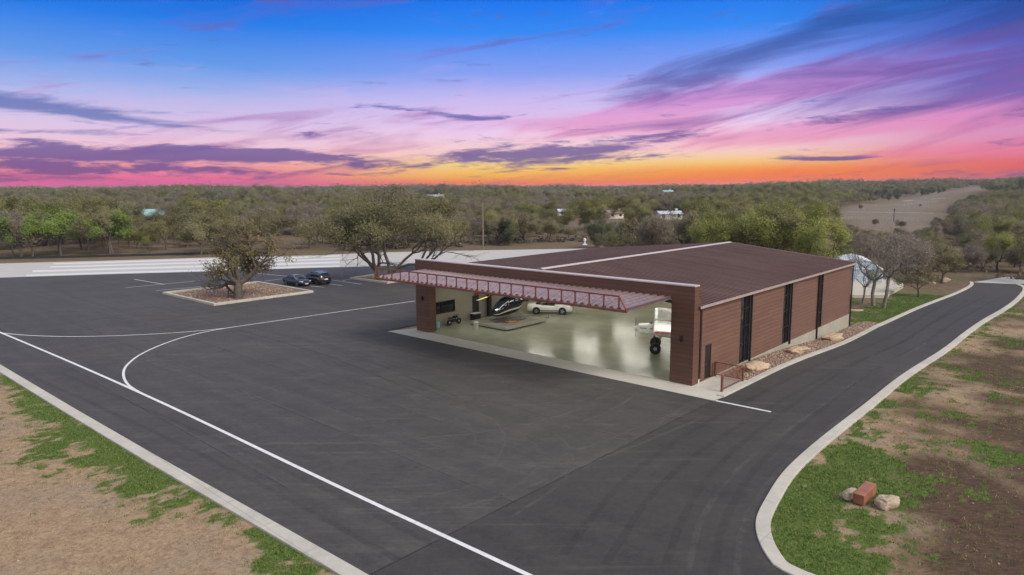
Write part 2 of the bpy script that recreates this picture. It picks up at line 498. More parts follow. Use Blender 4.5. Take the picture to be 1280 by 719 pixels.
# violet banks low in the sky
lowm = total(blob(110, 191, 215, 16), blob(290, 184, 150, 11), blob(230, 203, 90, 4), blob(70, 215, 150, 6), blob(380, 190, 60, 5), blob(400, 162, 24, 4), blob(482, 199, 52, 10), blob(610, 188, 95, 14), blob(700, 182, 80, 11, .05), blob(800, 172, 72, 10, .15), blob(1060, 148, 90, 5, .1), blob(1240, 216, 110, 8), blob(1230, 145, 90, 7, .1), blob(560, 137, 70, 4, -.1), blob(1000, 196, 40, 2.5), blob(700, 203, 30, 2))
lw = g.m('MULTIPLY', g.sm(g.m('MULTIPLY_ADD', lowm, .50, g.m('MULTIPLY_ADD', n4, .9, g.m('MULTIPLY', n1, 1.7))), 1.46, 1.86), .84)
sunset = g.mix(lw, sunset, g.ramp(g.m('DIVIDE', el, .12), [(0, srgb(105, 60, 125)), (.35, srgb(92, 74, 150)), (.7, srgb(112, 92, 165)), (1, srgb(100, 110, 185))]))
st = g.m('MULTIPLY', g.sm(g.m('MULTIPLY_ADD', total(blob(80, 132, 190, 13, -.06), blob(190, 148, 200, 6, -.1), blob(40, 166, 160, 4)), .42, g.m('MULTIPLY', n1, 1.3)), .78, 1.2), .75)
sunset = g.mix(st, sunset, srgb(70, 105, 180))
# overhead and behind the camera the sky is a plain pale daylight sky
nis = g.mix(.45, g.mix(1.0, sky.outputs[0], (.13, .13, .13), 'MULTIPLY'), (.95, .93, .9))
up_ = g.sm(el, .30, .65); back = g.sm(g.m('ABSOLUTE', az), 1.0, 1.9)
f = g.m('MAXIMUM', up_, back)
sunset = g.mix(1.0, sunset, (.725, .725, .73), 'MULTIPLY')
colr = g.mix(f, sunset, nis)
bg = g.node('ShaderNodeBackground', ins={'Color': colr, 'Strength': 1.0})
g.l.new(bg.outputs[0], g.node('ShaderNodeOutputWorld').inputs[0])

S.view_settings.view_transform = 'Standard'; S.view_settings.look = 'None'
S.view_settings.exposure = 0.38; S.view_settings.gamma = 1.0
S.render.engine = 'CYCLES'
S.cycles.max_bounces = 6; S.cycles.diffuse_bounces = 3; S.cycles.glossy_bounces = 3; S.cycles.transparent_max_bounces = 8
S.cycles.use_denoising = True

# ------------------------------------------------------------------ outlines read off the photograph's ground
kerbL = [W(*p) for p in ((0, 456), (97, 513.5), (200, 573), (323, 642), (440, 708))]
dl = (kerbL[-1] - kerbL[0]).normalized()
kerbL = [kerbL[0] - dl * 90] + kerbL + [kerbL[-1] + dl * 14]
driveR = [W(*p) for p in ((973, 716), (954.8, 692), (945.7, 672), (943.5, 655), (947, 641.5), (957.8, 621.8), (973, 597), (991, 577.6), (1015.7, 556), (1040, 536.5), (1100, 491), (1172.8, 440), (1196.5, 421.8), (1227, 400.4), (1250, 388), (1265.3, 377.4), (1274.5, 368.2), (1279, 362), (1276.8, 358.3), (1268.4, 355.2))]
e0 = (driveR[0] - driveR[1]).normalized()
driveR = [driveR[0] + Vector((3.2, -3.0, 0)) + Vector((6, -2.5, 0)), driveR[0] + Vector((2.6, -2.2, 0))] + driveR
driveL = [B(-2.5, -2.0), B(-2.65, -.9)] + [W(*p) for p in ((1033.6, 440), (1085, 415), (1120, 399.6), (1155, 383.5), (1199.5, 366.7), (1217.9, 356.8), (1216.4, 353))]
driveRs = smooth_pts(driveR, 2)
driveLs = [driveL[0]] + smooth_pts(driveL[1:], 2)
conc_far = [W(*p) for p in ((1216.4, 353), (1232, 350.5), (1253, 346.8), (1300, 345.5), (1340, 345), (1340, 352), (1300, 354.5), (1268.4, 355.2))]
seam_top = B(-2.45, -2.0); seam_bot = B(-2.3, -28.9); seam_low = B(-2.1, -40)
runlow = [W(*p, z=0) for p in ((-160, 352), (0, 347.3), (146, 342.7), (246, 340), (380, 335.4), (518, 331.7), (660, 327), (760, 323))]
runup = [W(*p, z=0) for p in ((-160, 334), (0, 329.6), (117, 326.5), (257, 322.3), (380, 319.8), (484, 315.5), (589, 313.3), (718, 311.2), (800, 309.6))]

A = asphalt_mat('worn_asphalt', (.069, .063, .060), .6)
A2 = asphalt_mat('dark_asphalt', (.054, .049, .047), .46)
CONC = concrete_mat('concrete', (.58, .55, .49), 0)
KERB = concrete_mat('kerb_concrete', (.53, .50, .45), 3.0, .42)
PAINT = worn_mat('road_paint', (.60, .60, .61), (.46, .66, .97), 5.0)

def lerp_line(line, x):
    """point of the polyline at photo-independent ground x"""
    for a, c in zip(line, line[1:]):
        if (a.x - x) * (c.x - x) <= 0: return a.lerp(c, (x - a.x) / (c.x - a.x))
    return line[-1]

# asphalt
left_far = kerbL[0]
apron_poly = [seam_bot, seam_top, B(30, -2.0), B(30, 50)] + [p + Vector((0, 1.0, 0)) for p in runlow[::-1][1:]] + [Vector((left_far.x, runlow[0].y + 2, 0)), left_far + Vector((0, 0, 0))] + [p for p in kerbL[1:-1]]
sheet('asphalt_apron', apron_poly, A, .012, 6)
drive_poly = [seam_low, seam_bot + Vector((0, 0, 0)), seam_top] + [Vector((p.x, p.y, 0)) for p in driveLs] + [Vector((p.x, p.y, 0)) for p in driveRs[::-1]]
sheet('asphalt_driveway', drive_poly, A2, .004, 2.5)
sheet('concrete_road', conc_far, concrete_mat('road_concrete', (.52, .51, .50), 4.0), .012, 4)
# concrete runway with its painted bars
RWY = concrete_mat('runway_concrete', (.52, .50, .49), 6.0, .12)
sheet('concrete_runway', runlow + runup[::-1], RWY, .02, 12)
def rw(px, t):
    """point across the runway: t = 0 lower edge, 1 upper edge"""
    def at(line):
        best = None
        for a, c in zip(line, line[1:]):
            pa, pc = proj(a.x, a.y, 0)[0], proj(c.x, c.y, 0)[0]
            if pa <= px <= pc: best = a.lerp(c, (px - pa) / (pc - pa))
        return best
    return at(runlow).lerp(at(runup), t)
for t0, t1, x0 in ((.03, .13, 32), (.27, .40, 40), (.55, .66, 62), (.80, .90, 66)):
    xs = [x0 + (424 - x0) * k / 8 for k in range(9)]
    pl = [rw(x, t0) for x in xs] + [rw(x, t1) for x in xs[::-1]]
    sheet('runway_marking', pl, mat('runway_paint', (.55, .55, .56), .6, var=.05), .026, 30)

# kerbs
o = ribbon('kerb', [(p.x, p.y) for p in kerbL], 0, -.62, KERB, .0, .06)
ribbon('kerb', [(p.x, p.y) for p in driveRs], 0, -.55, KERB, .0, .07)
ribbon('kerb', [(p.x, p.y) for p in driveLs[1:]], .02, .5, KERB, .0, .09)

# painted lines
ml = smooth_pts([W(*p) for p in ((-60, 391), (5, 417.6), (80, 449.2), (158.6, 483.6), (240, 521), (320, 559.5), (455, 624), (560, 672.5), (660, 719), (760, 766))], 2)
ribbon('painted_line', ml, -.1, .1, PAINT, .018)
lp = smooth_pts([W(*p) for p in ((190, 498), (174, 490.6), (162, 483.4), (156, 476), (154, 468.5), (155, 462), (159, 456), (171.8, 445), (195.6, 433.4), (224.6, 422.9), (253.7, 415.5), (285, 410), (320, 405), (420, 390.5), (519, 376.5))], 2)
ribbon('painted_line', lp, -.085, .085, PAINT, .0195, step=.8)
lp = smooth_pts([W(*p) for p in ((4, 416.6), (26, 419.2), (79, 421.3), (132, 420.5), (185, 418.4), (238, 415), (284, 410.4))], 2)
ribbon('painted_line', lp, -.075, .075, PAINT, .021, step=.8)
ribbon('painted_line', [B(-2.56, -1.9), B(-5.95, -1.78)], -.1, .1, PAINT, .018)
for a, c in (((156.6, 360), (249.5, 351)), ((168, 349.4), (205.6, 355.7)), ((195, 363.5), (262, 357.5)), ((322, 342), (366, 346.2)), ((330, 352), (353, 348.6)), ((411, 349.8), (452, 355.5)), ((408, 355), (429, 357.2)), ((428, 351), (444, 347.8)), ((388, 357.8), (404, 359.2))):
    ribbon('painted_line', [W(*a), W(*c)], -.07, .07, PAINT, .018)
# paving joints and tyre marks on the asphalt
JOINT = worn_mat('paving_joint', (.018, .017, .017), (.60, .85, .38), 1.4)
PALEJ = worn_mat('pale_scuff', (.17, .157, .153), (.62, .95, .26), 2.6)
RUBBER = worn_mat('tyre_rubber_mark', (.024, .022, .022), (.42, 1.0, .15), .9)
for v_, u0, u1 in ((-6.2, -2.4, 62), (-11.0, -2.4, 70), (-15.6, -2.4, 66), (-20.3, -2.4, 58), (-25.9, 6, 60)):
    ribbon('paving_joint', [B(u0, v_), B(u1, v_ + .2)], -.025, .025, JOINT, .0165, step=4)
    ribbon('paving_joint', [B(u0, v_ + .10), B(u1, v_ + .3)], -.07, .05, PALEJ, .0162, step=4)
ribbon('paving_joint', [seam_bot, seam_top], -.04, .03, JOINT, .0175, step=3)
for a, c in (((147, 549), (186, 537)), ((330, 512), (382, 497)), ((700, 30 + 500), (760, 505))):
    ribbon('paving_joint', [W(*a), W(*c)], -.05, .05, PALEJ, .0168)
def track(pts, m_, w=.11, gauge=.78):
    q = smooth_pts([W(*p) for p in pts], 3)
    for s_ in (-gauge, gauge): ribbon('tyre_mark', q, s_ - w, s_ + w, m_, .0152, step=1.0)
track([(330, 425), (430, 470), (560, 505), (700, 500), (840, 480)], PALEJ)
track([(300, 560), (470, 560), (640, 545), (760, 510), (800, 470)], PALEJ)
track([(180, 445), (330, 490), (520, 560), (640, 600)], PALEJ)
track([(480, 640), (600, 620), (760, 560), (860, 520)], PALEJ)
track([(420, 600), (560, 600), (620, 560), (600, 520), (500, 500)], PALEJ, .08)
track([(620, 640), (700, 590), (690, 545), (600, 530)], PALEJ, .08)
track([(730, 700), (800, 600), (900, 530), (1060, 450), (1200, 375)], RUBBER, .16)
track([(860, 719), (880, 640), (930, 570), (1020, 500), (1150, 420), (1240, 372)], RUBBER, .16)
track([(890, 719), (900, 650), (950, 580), (1040, 515), (1170, 430)], PALEJ, .12)
track([(60, 470), (200, 530), (330, 590), (520, 690)], RUBBER, .14)
track([(40, 400), (150, 395), (260, 400), (420, 440), (560, 500)], RUBBER, .12)
track([(20, 365), (120, 372), (220, 395), (330, 400), (520, 392)], PALEJ, .12)

# concrete apron in front of the hangar and the landing at its corner
sheet('concrete_apron', [B(29.74, -2.1), B(-2.5, -1.98), B(-2.62, -.9), B(-2.6, 3.7), B(-.02, 3.7), B(.05, .02), B(28.1, .02), B(28.6, .9)], CONC, .02, 40)
# ------------------------------------------------------------------ land
def axis(lo, hi, step, far0, far1, grow):
    a = list(np.arange(lo, hi + step, step)); s = step; x = a[-1]
    while x < far1: s *= grow; x += s; a.append(x)
    s = step; x = a[0]; b = []
    while x > far0: s *= grow; x -= s; b.append(x)
    return np.array(b[::-1] + a)
gx = axis(-48, 72, .26, -3300, 3300, 1.13); gy = axis(16, 92, .26, -300, 3400, 1.09)
X, Y = np.meshgrid(gx, gy); X = X.ravel(); Y = Y.ravel()
Z = hgt(X, Y)

def dist_line(X, Y, line):
    d = np.full(X.shape, 1e9)
    for a, c in zip(line, line[1:]):
        ex, ey = c.x - a.x, c.y - a.y; L = ex * ex + ey * ey + 1e-9
        t = np.clip(((X - a.x) * ex + (Y - a.y) * ey) / L, 0, 1)
        d = np.minimum(d, np.hypot(X - a.x - t * ex, Y - a.y - t * ey))
    return d
def blobs(X, Y, L):
    s = np.zeros(X.shape)
    for px, py, r, amp in L:
        p = W(px, py)
        s = np.maximum(s, amp * np.exp(-(((X - p.x) ** 2 + (Y - p.y) ** 2) / r ** 2)))
    return s
def cover(X, Y):
    """grass, red earth, litter, pale stubble (0..1) for each point"""
    r = np.hypot(X, Y)
    u, v = uv_of(X, Y)
    leftside = v < -28
    dk = np.maximum(dist_line(X, Y, kerbL) - .62, 0)
    n1 = fbm(X / 1.6, Y / 1.6, 21, 5); n2 = fbm(X / .45, Y / .45, 33, 4); n3 = fbm(X / 5, Y / 5, 41, 4)
    gl = .62 * np.exp(-(dk / 1.5) ** 2) + blobs(X, Y, [(60, 560, 3.6, .56), (120, 580, 2.8, .60), (20, 520, 3.2, .54), (150, 610, 2.4, .56), (200, 640, 1.8, .46), (45, 545, 1.6, .5), (100, 620, 1.2, .44), (175, 615, 1.2, .4), (330, 690, 1.6, .42), (250, 640, 1.4, .34), (385, 712, 1.0, .5)])
    gl = gl * leftside
    # right-hand verge
    dr = np.maximum(dist_line(X, Y, driveRs) - .55, 0)
    right = (u < -5) & (~leftside | (X > 8))
    gr = blobs(X, Y, [(1000, 640, 3.2, 1.25), (1040, 600, 3.4, 1.15), (1070, 570, 2.6, .95), (1010, 690, 3.2, 1.2), (1075, 655, 2.8, 1.0), (1040, 719, 2.6, .85), (1130, 650, 2.2, .62), (1060, 690, 1.6, .45), (1110, 600, 2.2, .62),
                      (1180, 560, 3.4, .54), (1230, 575, 3.0, .5), (1090, 545, 1.4, .62), (1160, 490, 3.4, .62), (1190, 465, 3.8, .60), (1230, 420, 5, .60), (1130, 520, 2.6, .54), (1270, 390, 6, .62), (1240, 500, 3.4, .46), (1260, 620, 2.4, .42), (1270, 690, 2, .4), (1185, 520, 2.4, .5)])
    mow = .5 + .5 * np.sin(u * 7.5 + n1 * 2)
    gr = gr + .16 * (mow - .5) * ((v > -6) & (v < 30)) * np.exp(-((u + 14) / 5) ** 2)
    gr = np.maximum(gr, .60 * np.exp(-(dr / 1.5) ** 2))
    gr = (gr + .30 * sstep(.42, .62, fbm(X / 3.2, Y / 3.2, 71, 3)) * sstep(0, 6, dr)) * (X > 8) * (u < 0)
    # lawn behind the hangar beside the drive
    dlw = dist_line(X, Y, driveLs)
    lawn = (u > -6.5) & (u < 14) & (v > 34) & (v < 66) & (X > 25)
    gb = lawn * (.46 + .62 * np.exp(-(dlw / 4.5) ** 2))
    base = np.maximum(np.maximum(gl, gr), gb)
    grass = np.clip((base + (n1 - .5) * 1.2 + (n2 - .5) * 1.15 + (fbm(X / .16, Y / .16, 61, 3) - .5) * .6 - .42) * 2.3, 0, 1) * (base > .06)
    earth = blobs(X, Y, [(1230, 640, 5.0, .95), (1190, 600, 3.6, .8), (1270, 560, 4.6, .85), (1262, 500, 3.8, .9), (1200, 690, 3.5, .9), (1278, 430, 4.5, .9), (1262, 470, 3.6, .8), (1275, 690, 5, .95), (1300, 400, 8, .8), (1340, 560, 9, .95), (1500, 500, 20, .95), (1165, 640, 2.6, .8), (1215, 530, 3.4, .8), (1180, 580, 2.5, .8)]) * (X > 8)
    earth = np.clip((earth + (n3 - .5) * .9 + (n1 - .5) * .5 - .34) * 2.4, 0, 1)
    wood = sstep(104, 122, r) * (Y > 60)
    wood = np.maximum(wood, ((u > -6.5) & (v > 34) & (X > 25) & (r < 200)) * sstep(.2, .7, n3 + .25))
    wood = np.maximum(wood, sstep(84, 100, r) * (X > 60))
    pale = np.zeros(X.shape)
    d1 = np.abs(Y - (117.5 - .12 * X)); 
    pale = np.maximum(pale, .8 * np.exp(-(d1 / 1.2) ** 2) * (X < 10))
    return grass, earth, wood, pale
GR, EA, WO, PA = cover(X, Y)
# open ground between the trees
def polymask(X, Y, P):
    r = np.zeros(X.shape, bool); j = len(P) - 1
    for i in range(len(P)):
        xi, yi = P[i].x, P[i].y; xj, yj = P[j].x, P[j].y
        r ^= ((yi > Y) != (yj > Y)) & (X < (xj - xi) * (Y - yi) / (yj - yi + 1e-12) + xi); j = i
    return r
meadow = [W(*p) for p in ((1050, 268), (1075, 258), (1125, 250), (1170, 242), (1205, 236), (1232, 231), (1236, 235), (1205, 242), (1172, 254), (1165, 268), (1170, 288), (1110, 290), (1062, 285))]
glade = [W(*p) for p in ((300, 244), (330, 241), (400, 244), (420, 249), (390, 252), (330, 251))]
GZ = Z - .06
MEA = polymask(X, Y, meadow) | polymask(X, Y, glade)
PA = np.where(MEA, .55, PA)

def bd(g, p, tc):
    o = tc.outputs['Object']
    at = g.node('ShaderNodeAttribute', attribute_name='cover'); s = g.node('ShaderNodeSeparateColor', ins={0: at.outputs['Color']})
    fine = g.noise(o, 9, 6, .75); mid = g.noise(o, 1.3, 6, .7); big = g.noise(o, .18, 5, .6); fin2 = g.noise(o, 28, 3, .7)
    straw = g.noise(g.mapping(o, rot=(0, 0, .8), scale=(.5, 5, 1)), 4, 5, .7)
    grain = g.noise(o, 5.0, 9, .86)
    dirt = g.ramp(mid, [(.25, (.27, .183, .117)), (.5, (.37, .255, .160)), (.75, (.46, .33, .205))])
    dirt = g.mix(g.sm(big, .45, .62), dirt, (.32, .245, .17))
    dirt = g.mix(g.sm(straw, .56, .75), dirt, (.46, .35, .21))
    dirt = g.mix(g.m('MULTIPLY', g.sm(fine, .53, .63), .7), dirt, (.15, .11, .06))
    clod = g.noise(o, 3.4, 7, .78)
    dirt = g.mix(g.m('MULTIPLY', g.sm(clod, .50, .66), .55), dirt, (.20, .135, .085))
    dirt = g.mix(g.m('MULTIPLY', g.sm(fin2, .56, .66), .6), dirt, (.55, .43, .29))
    red = g.ramp(mid, [(.25, (.055, .030, .022)), (.5, (.095, .052, .038)), (.8, (.15, .09, .062))])
    red = g.mix(g.m('MULTIPLY', g.sm(straw, .48, .62), .6), red, (.17, .13, .065))
    red = g.mix(g.m('MULTIPLY', g.sm(clod, .5, .64), .6), red, (.06, .04, .03))
    red = g.mix(g.m('MULTIPLY', g.sm(fine, .54, .64), .65), red, (.085, .085, .035))
    grs = g.ramp(fine, [(.32, (.038, .070, .014)), (.5, (.092, .145, .028)), (.68, (.175, .200, .055))])
    grs = g.mix(g.m('MULTIPLY', g.sm(mid, .52, .7), .5), grs, (.17, .17, .06))
    lit = g.ramp(mid, [(.25, (.10, .07, .045)), (.55, (.19, .135, .09)), (.8, (.27, .20, .135))])
    lit = g.mix(g.m('MULTIPLY', g.sm(big, .5, .6), .5), lit, (.12, .12, .05))
    pale = g.ramp(g.noise(o, .35, 8, .72), [(.3, (.15, .125, .095)), (.5, (.24, .205, .165)), (.7, (.34, .29, .235))])
    c = g.mix(s.outputs[1], dirt, red)
    c = g.mix(s.outputs[2], c, lit)
    c = g.mix(at.outputs['Alpha'], c, pale)
    gm = g.sm(g.m('MULTIPLY_ADD', g.m('SUBTRACT', grain, .5), 2.2, s.outputs[0]), .28, .72)
    c = g.mix(gm, c, grs)
    k = g.m('MULTIPLY', g.m('MAXIMUM', g.m('MULTIPLY_ADD', g.m('SUBTRACT', grain, .5), 2.0, 1.0), .3), AL)
    c = g.mix(1.0, c, g.node('ShaderNodeCombineColor', ins={0: k, 1: k, 2: k}), 'MULTIPLY')
    g.set(p.inputs['Base Color'], c)
    g.set(p.inputs['Normal'], g.node('ShaderNodeBump', ins={'Strength': .55, 'Height': g.m('ADD', fine, g.m('MULTIPLY', mid, 1.5)), 'Distance': .08}))
GM = mat('land', (.3, .2, .12), .9, spec=.15, build=bd)
# keep the land below paved sheets, with a little natural unevenness elsewhere
me = np_mesh('ground', np.stack([X, Y, GZ], 1), grid_quads(len(gx), len(gy)), GM, np.stack([GR, EA, WO, PA], 1), 'cover')
for p in me.polygons: pass
me.polygons.foreach_set('use_smooth', np.ones(len(me.polygons), bool))
link('ground', me, None, 'structure')

# grass tufts where the ground is green and dry stubble elsewhere near the camera
def tufts(name, label, n, want, region, hgt_rng, m, seed, jitter=.09):
    rg = np.random.default_rng(seed); V = []; C = []; cnt = 0
    x = rg.uniform(region[0], region[1], n); y = rg.uniform(region[2], region[3], n)
    G_, E_, W_, P_ = cover(x, y); keep = rg.random(n) < want(x, y, G_, E_, W_)
    # not on paving
    paved = polymask(x, y, [Vector((p.x, p.y)) for p in apron_poly]) | polymask(x, y, [Vector((p.x, p.y)) for p in drive_poly])
    paved |= dist_line(x, y, kerbL) < .66
    paved |= dist_line(x, y, driveRs) < .6
    paved |= dist_line(x, y, driveLs) < .55
    u, v = uv_of(x, y); paved |= (u > -3.6) & (v > -3) & (v < 37) & (u < 34)
    keep &= ~paved
    x, y = x[keep], y[keep]; k = len(x); z = hgt(x, y) - .062
    B_ = 5
    x = np.repeat(x, B_) + rg.normal(0, jitter, k * B_); y = np.repeat(y, B_) + rg.normal(0, jitter, k * B_); z = np.repeat(z, B_)
    h = rg.uniform(*hgt_rng, k * B_); a = rg.uniform(0, 6.28, k * B_); w = h * .16 + .006; ln = rg.uniform(.2, .9, k * B_) * h
    dx, dy = np.cos(a), np.sin(a)
    P0 = np.stack([x - dy * w, y + dx * w, z], 1); P1 = np.stack([x + dy * w, y - dx * w, z], 1); P2 = np.stack([x + dx * ln, y + dy * ln, z + h], 1)
    V = np.stack([P0, P1, P2], 1).reshape(-1, 3)
    t = np.repeat(rg.random(k * B_), 3); col = np.stack([t, np.repeat(rg.random(k * B_), 3), t], 1)
    me = np_mesh(name, V, np.arange(len(V)).reshape(-1, 3), m, col)
    o = link(name, me, None, 'stuff'); tag(o, label, 'grass')
GRASS = leaf_mat('grass_blades', [(.070, .125, .020), (.115, .180, .034), (.20, .205, .070)])
DRY = leaf_mat('dry_grass', [(.30, .22, .11), (.36, .27, .15), (.22, .17, .08)])
tufts('grass', 'green grass tufts along the concrete kerbs', 210000, lambda x, y, G_, E_, W_: .08 * (E_ > .2) + G_ ** 1.5, (-46, 50, 16, 62), (.025, .115), GRASS, 3)
tufts('grass', 'green lawn grass beside the drive behind the hangar', 60000, lambda x, y, G_, E_, W_: G_ * .9, (20, 70, 60, 92), (.05, .12), GRASS, 5, .12)
tufts('dry_grass', 'dry straw stubble on the bare earth verges', 130000, lambda x, y, G_, E_, W_: .45 * (1 - G_) * (1 - .5 * E_) * (fbm(x / 1.1, y / 1.1, 77, 4) > .53), (-46, 60, 16, 62), (.03, .08), DRY, 4)
# ------------------------------------------------------------------ hangar: local x = -u, y = v
SID = siding_mat('rust_siding', (.150, .066, .043))
SIDE = siding_mat('lit_weathered_siding', (.195, .098, .070), .3, .3)  # same cladding as the front; the side's brighter light put into its colour
BLACK = mat('black_metal', (.012, .011, .011), .45, var=.2)
def roof_bd(base, metal):
    base = tuple(c * AL for c in base)
    def bd(g, p, tc):
        o = tc.outputs['Object']
        st = g.noise(g.mapping(o, scale=(.12, 2.2, 1)), 1.0, 6, .65); big = g.noise(o, .12, 5, .6); f = g.noise(o, 6, 5, .7)
        v = g.m('MULTIPLY_ADD', g.m('SUBTRACT', st, .5), 1.3, 1.0); v = g.m('MULTIPLY_ADD', g.m('SUBTRACT', big, .5), .6, v); v = g.m('MULTIPLY_ADD', g.m('SUBTRACT', f, .5), .35, v)
        hue = g.mix(big, tuple(c * q for c, q in zip(base, (1.08, .9, .86))), tuple(c * q for c, q in zip(base, (.92, 1.1, 1.2))))
        g.set(p.inputs['Base Color'], g.mix(1.0, hue, g.node('ShaderNodeCombineColor', ins={0: v, 1: v, 2: v}), 'MULTIPLY'))
        g.set(p.inputs['Roughness'], g.m('MULTIPLY_ADD', f, .25, .33))
    return bd
ROOF = mat('rust_roof', (.138, .076, .060), .5, spec=.3, build=roof_bd((.138, .076, .060), 0))
CAP = mat('pale_metal_trim', (.45, .38, .35), .4, var=.08)
def beige_bd(g, p, tc):
    s = g.node('ShaderNodeSeparateXYZ', ins={0: tc.outputs['Object']})
    fr = g.m('FRACT', g.m('DIVIDE', g.m('ADD', s.outputs[0], s.outputs[1]), .3))
    w = g.sm(g.m('ABSOLUTE', g.m('SUBTRACT', fr, .5)), .38, .47)
    n = g.noise(tc.outputs['Object'], .7, 5, .6)
    c = g.ramp(n, [(.3, (.25, .235, .175)), (.7, (.31, .29, .22))])
    g.set(p.inputs['Base Color'], g.mix(g.m('MULTIPLY', w, .3), c, (.17, .16, .12)))
    g.set(p.inputs['Normal'], g.node('ShaderNodeBump', ins={'Strength': .6, 'Height': w, 'Distance': .03}))
BEIGE = mat('beige_liner', (.33, .31, .24), .55, build=beige_bd)
def floor_bd(g, p, tc):
    o = tc.outputs['Object']
    a = g.noise(o, .25, 5, .55); c2 = g.noise(o, .9, 4, .55); st = g.noise(g.mapping(o, scale=(.25, 1.2, 1)), .8, 6, .7)
    v = g.m('ADD', g.m('MULTIPLY', a, .5), g.m('ADD', g.m('MULTIPLY', c2, .25), g.m('MULTIPLY', st, .25)))
    g.set(p.inputs['Base Color'], g.ramp(v, [(.3, (.235, .245, .17)), (.5, (.325, .33, .24)), (.65, (.40, .40, .30))]))
    g.set(p.inputs['Roughness'], g.m('MULTIPLY_ADD', a, .16, .12))
FLOOR = mat('sealed_floor', (.27, .26, .2), .12, spec=.6, build=floor_bd)
CEIL = mat('shaded_ceiling', (.05, .05, .05), .8)  # gloom of the unlit roof space put into the colour
GLASS = mat('dark_glass', (.012, .014, .018), .06, spec=.8, var=.1)
PLINTH = concrete_mat('plinth_concrete', (.40, .37, .31), 0, .45)
STEELW = mat('white_plastic', (.75, .75, .73), .4, var=.05)
RUSTS = mat('rust_steel', (.17, .060, .036), .6, var=.35, vscale=2.5)

hangar = thing('hangar', 'long rust brown steel hangar with its wide front door swung up', 'hangar', (BX, BY, 0), -TH)
HW, HL = 28.0, 34.5
CW, HZ, PZ = 1.67, 5.72, 6.62
# portal: columns and lintel
for x0, x1 in ((-CW, 0), (-HW, -HW + CW + .1)):
    m = MB().box(x0, x1, 0, .85, 0, HZ - .003); c = m.build('column', SID, hangar)
    s = MB(); cx = -.86 if x0 > -5 else -27.1
    s.box(cx - .09, cx + .09, -.13, -.005, 2.98, 3.3, .015); s.box(cx - .05, cx + .05, -.10, -.03, 2.9, 2.975); s.build('wall_lamp', BLACK, c)
m = MB().box(-HW, 0, 0, .55, HZ, PZ); par = m.build('parapet', SID, hangar)
MB().box(-HW - .04, .04, -.05, .6, PZ + .004, PZ + .10, .01).build('parapet_cap', CAP, par)
# roof: ribbed sheets running down to the eaves
UR, ZR = 13.54, 6.72
def slope_roof(name, x0, z0, x1, z1, y0, y1, m_):
    """ribs across y; x0 ridge, x1 eave"""
    prof = []; y = y0; p = .50
    while y < y1 - .01:
        prof += [(y, 0), (y + .36, 0), (y + .40, .07), (y + .46, .07)]; y += p
    prof.append((y1, 0))
    b = MB(); L = math.hypot(x1 - x0, z1 - z0); nx, nz = -(z1 - z0) / L, (x1 - x0) / L
    if nz < 0: nx, nz = -nx, -nz
    rings = []
    for t in (0, 1):
        X_, Z_ = x0 + (x1 - x0) * t, z0 + (z1 - z0) * t
        top = [(X_ + nx * q, yy, Z_ + nz * q) for yy, q in prof]
        bot = [(X_ - nx * .12, y1, Z_ - nz * .12), (X_ - nx * .12, y0, Z_ - nz * .12)]
        rings.append(top + bot)
    b.loft(rings)
    return b.build(name, m_, hangar)
slope_roof('roof', -UR, ZR, .14, 5.28, .56, HL + .25, ROOF)
slope_roof('roof', -UR - .003, ZR, -33.1, 4.98, 8.0, HL + .25, ROOF)
slope_roof('roof', -UR - .003, ZR, -28.1, 5.42, .56, 7.997, ROOF)
b = MB(); b.prism([(-UR - .33, .6, ZR + .03), (-UR, .6, ZR + .10), (-UR + .33, .6, ZR + .03), (-UR + .33, .6, ZR + .055), (-UR, .6, ZR + .13), (-UR - .33, .6, ZR + .055)], (0, HL - .3, 0)); b.build('ridge_cap', CAP, hangar)
b = MB(); b.box(.145, .175, .56, HL + .25, 5.12, 5.30); b.build('eave_trim', mat('eave_metal', (.33, .26, .24), .45, var=.15), hangar)
b = MB()
b.prism([(-UR, HL + .26, ZR + .06), (.17, HL + .26, 5.32), (.17, HL + .26, 5.14), (-UR, HL + .26, ZR - .1)], (0, .03, 0)); b.build('rake_trim', mat('eave_metal', (.33, .26, .24)), hangar)
# right-hand wall: panels, narrow windows, door, plinth, downspouts
zt = 5.13; vs = [(.86, 2.03, 0), (2.97, 7.62, 0), (9.2, 16.05, 0), (17.45, 24.4, 0), (25.75, HL, 0)]
XW = -.15
b = MB()
for y0, y1, _ in vs: b.box(XW - .2, XW, y0, y1, 0, zt)
b.box(XW - .2, XW, 2.03, 2.97, 2.36, zt)
wallr = b.build('wall', SIDE, hangar)
for y0, y1 in ((7.62, 9.2), (16.05, 17.45), (24.4, 25.75)):
    w = MB().box(XW - .16, XW - .06, y0 + .002, y1 - .002, .0, zt - .002).build('window', GLASS, hangar)
    f = MB()
    for yy in (y0 + .002, y1 - .082, (y0 + y1) / 2 - .03): f.box(XW - .058, XW + .02, yy, yy + .08, .003, zt - .004)
    for zz in (.003, 1.35, 2.7, 4.05, zt - .084): 
        for ya, yb in ((y0 + .083, (y0 + y1) / 2 - .031), ((y0 + y1) / 2 + .051, y1 - .083)): f.box(XW - .057, XW - .01, ya, yb, zz, zz + .07)
    f.build('frame', BLACK, w)
d = MB().box(XW - .14, XW - .05, 2.035, 2.965, .03, 2.35).build('door', BLACK, hangar)
MB().tube([(XW - .04, 2.16, 1.05), (XW + .02, 2.16, 1.05), (XW + .02, 2.30, 1.05)], .013).build('handle', mat('steel', (.45, .45, .45), .3, 1.0), d)
MB().box(XW - .22, XW + .05, 3.72, HL + .02, -1.75, -.004).build('plinth', PLINTH, hangar)
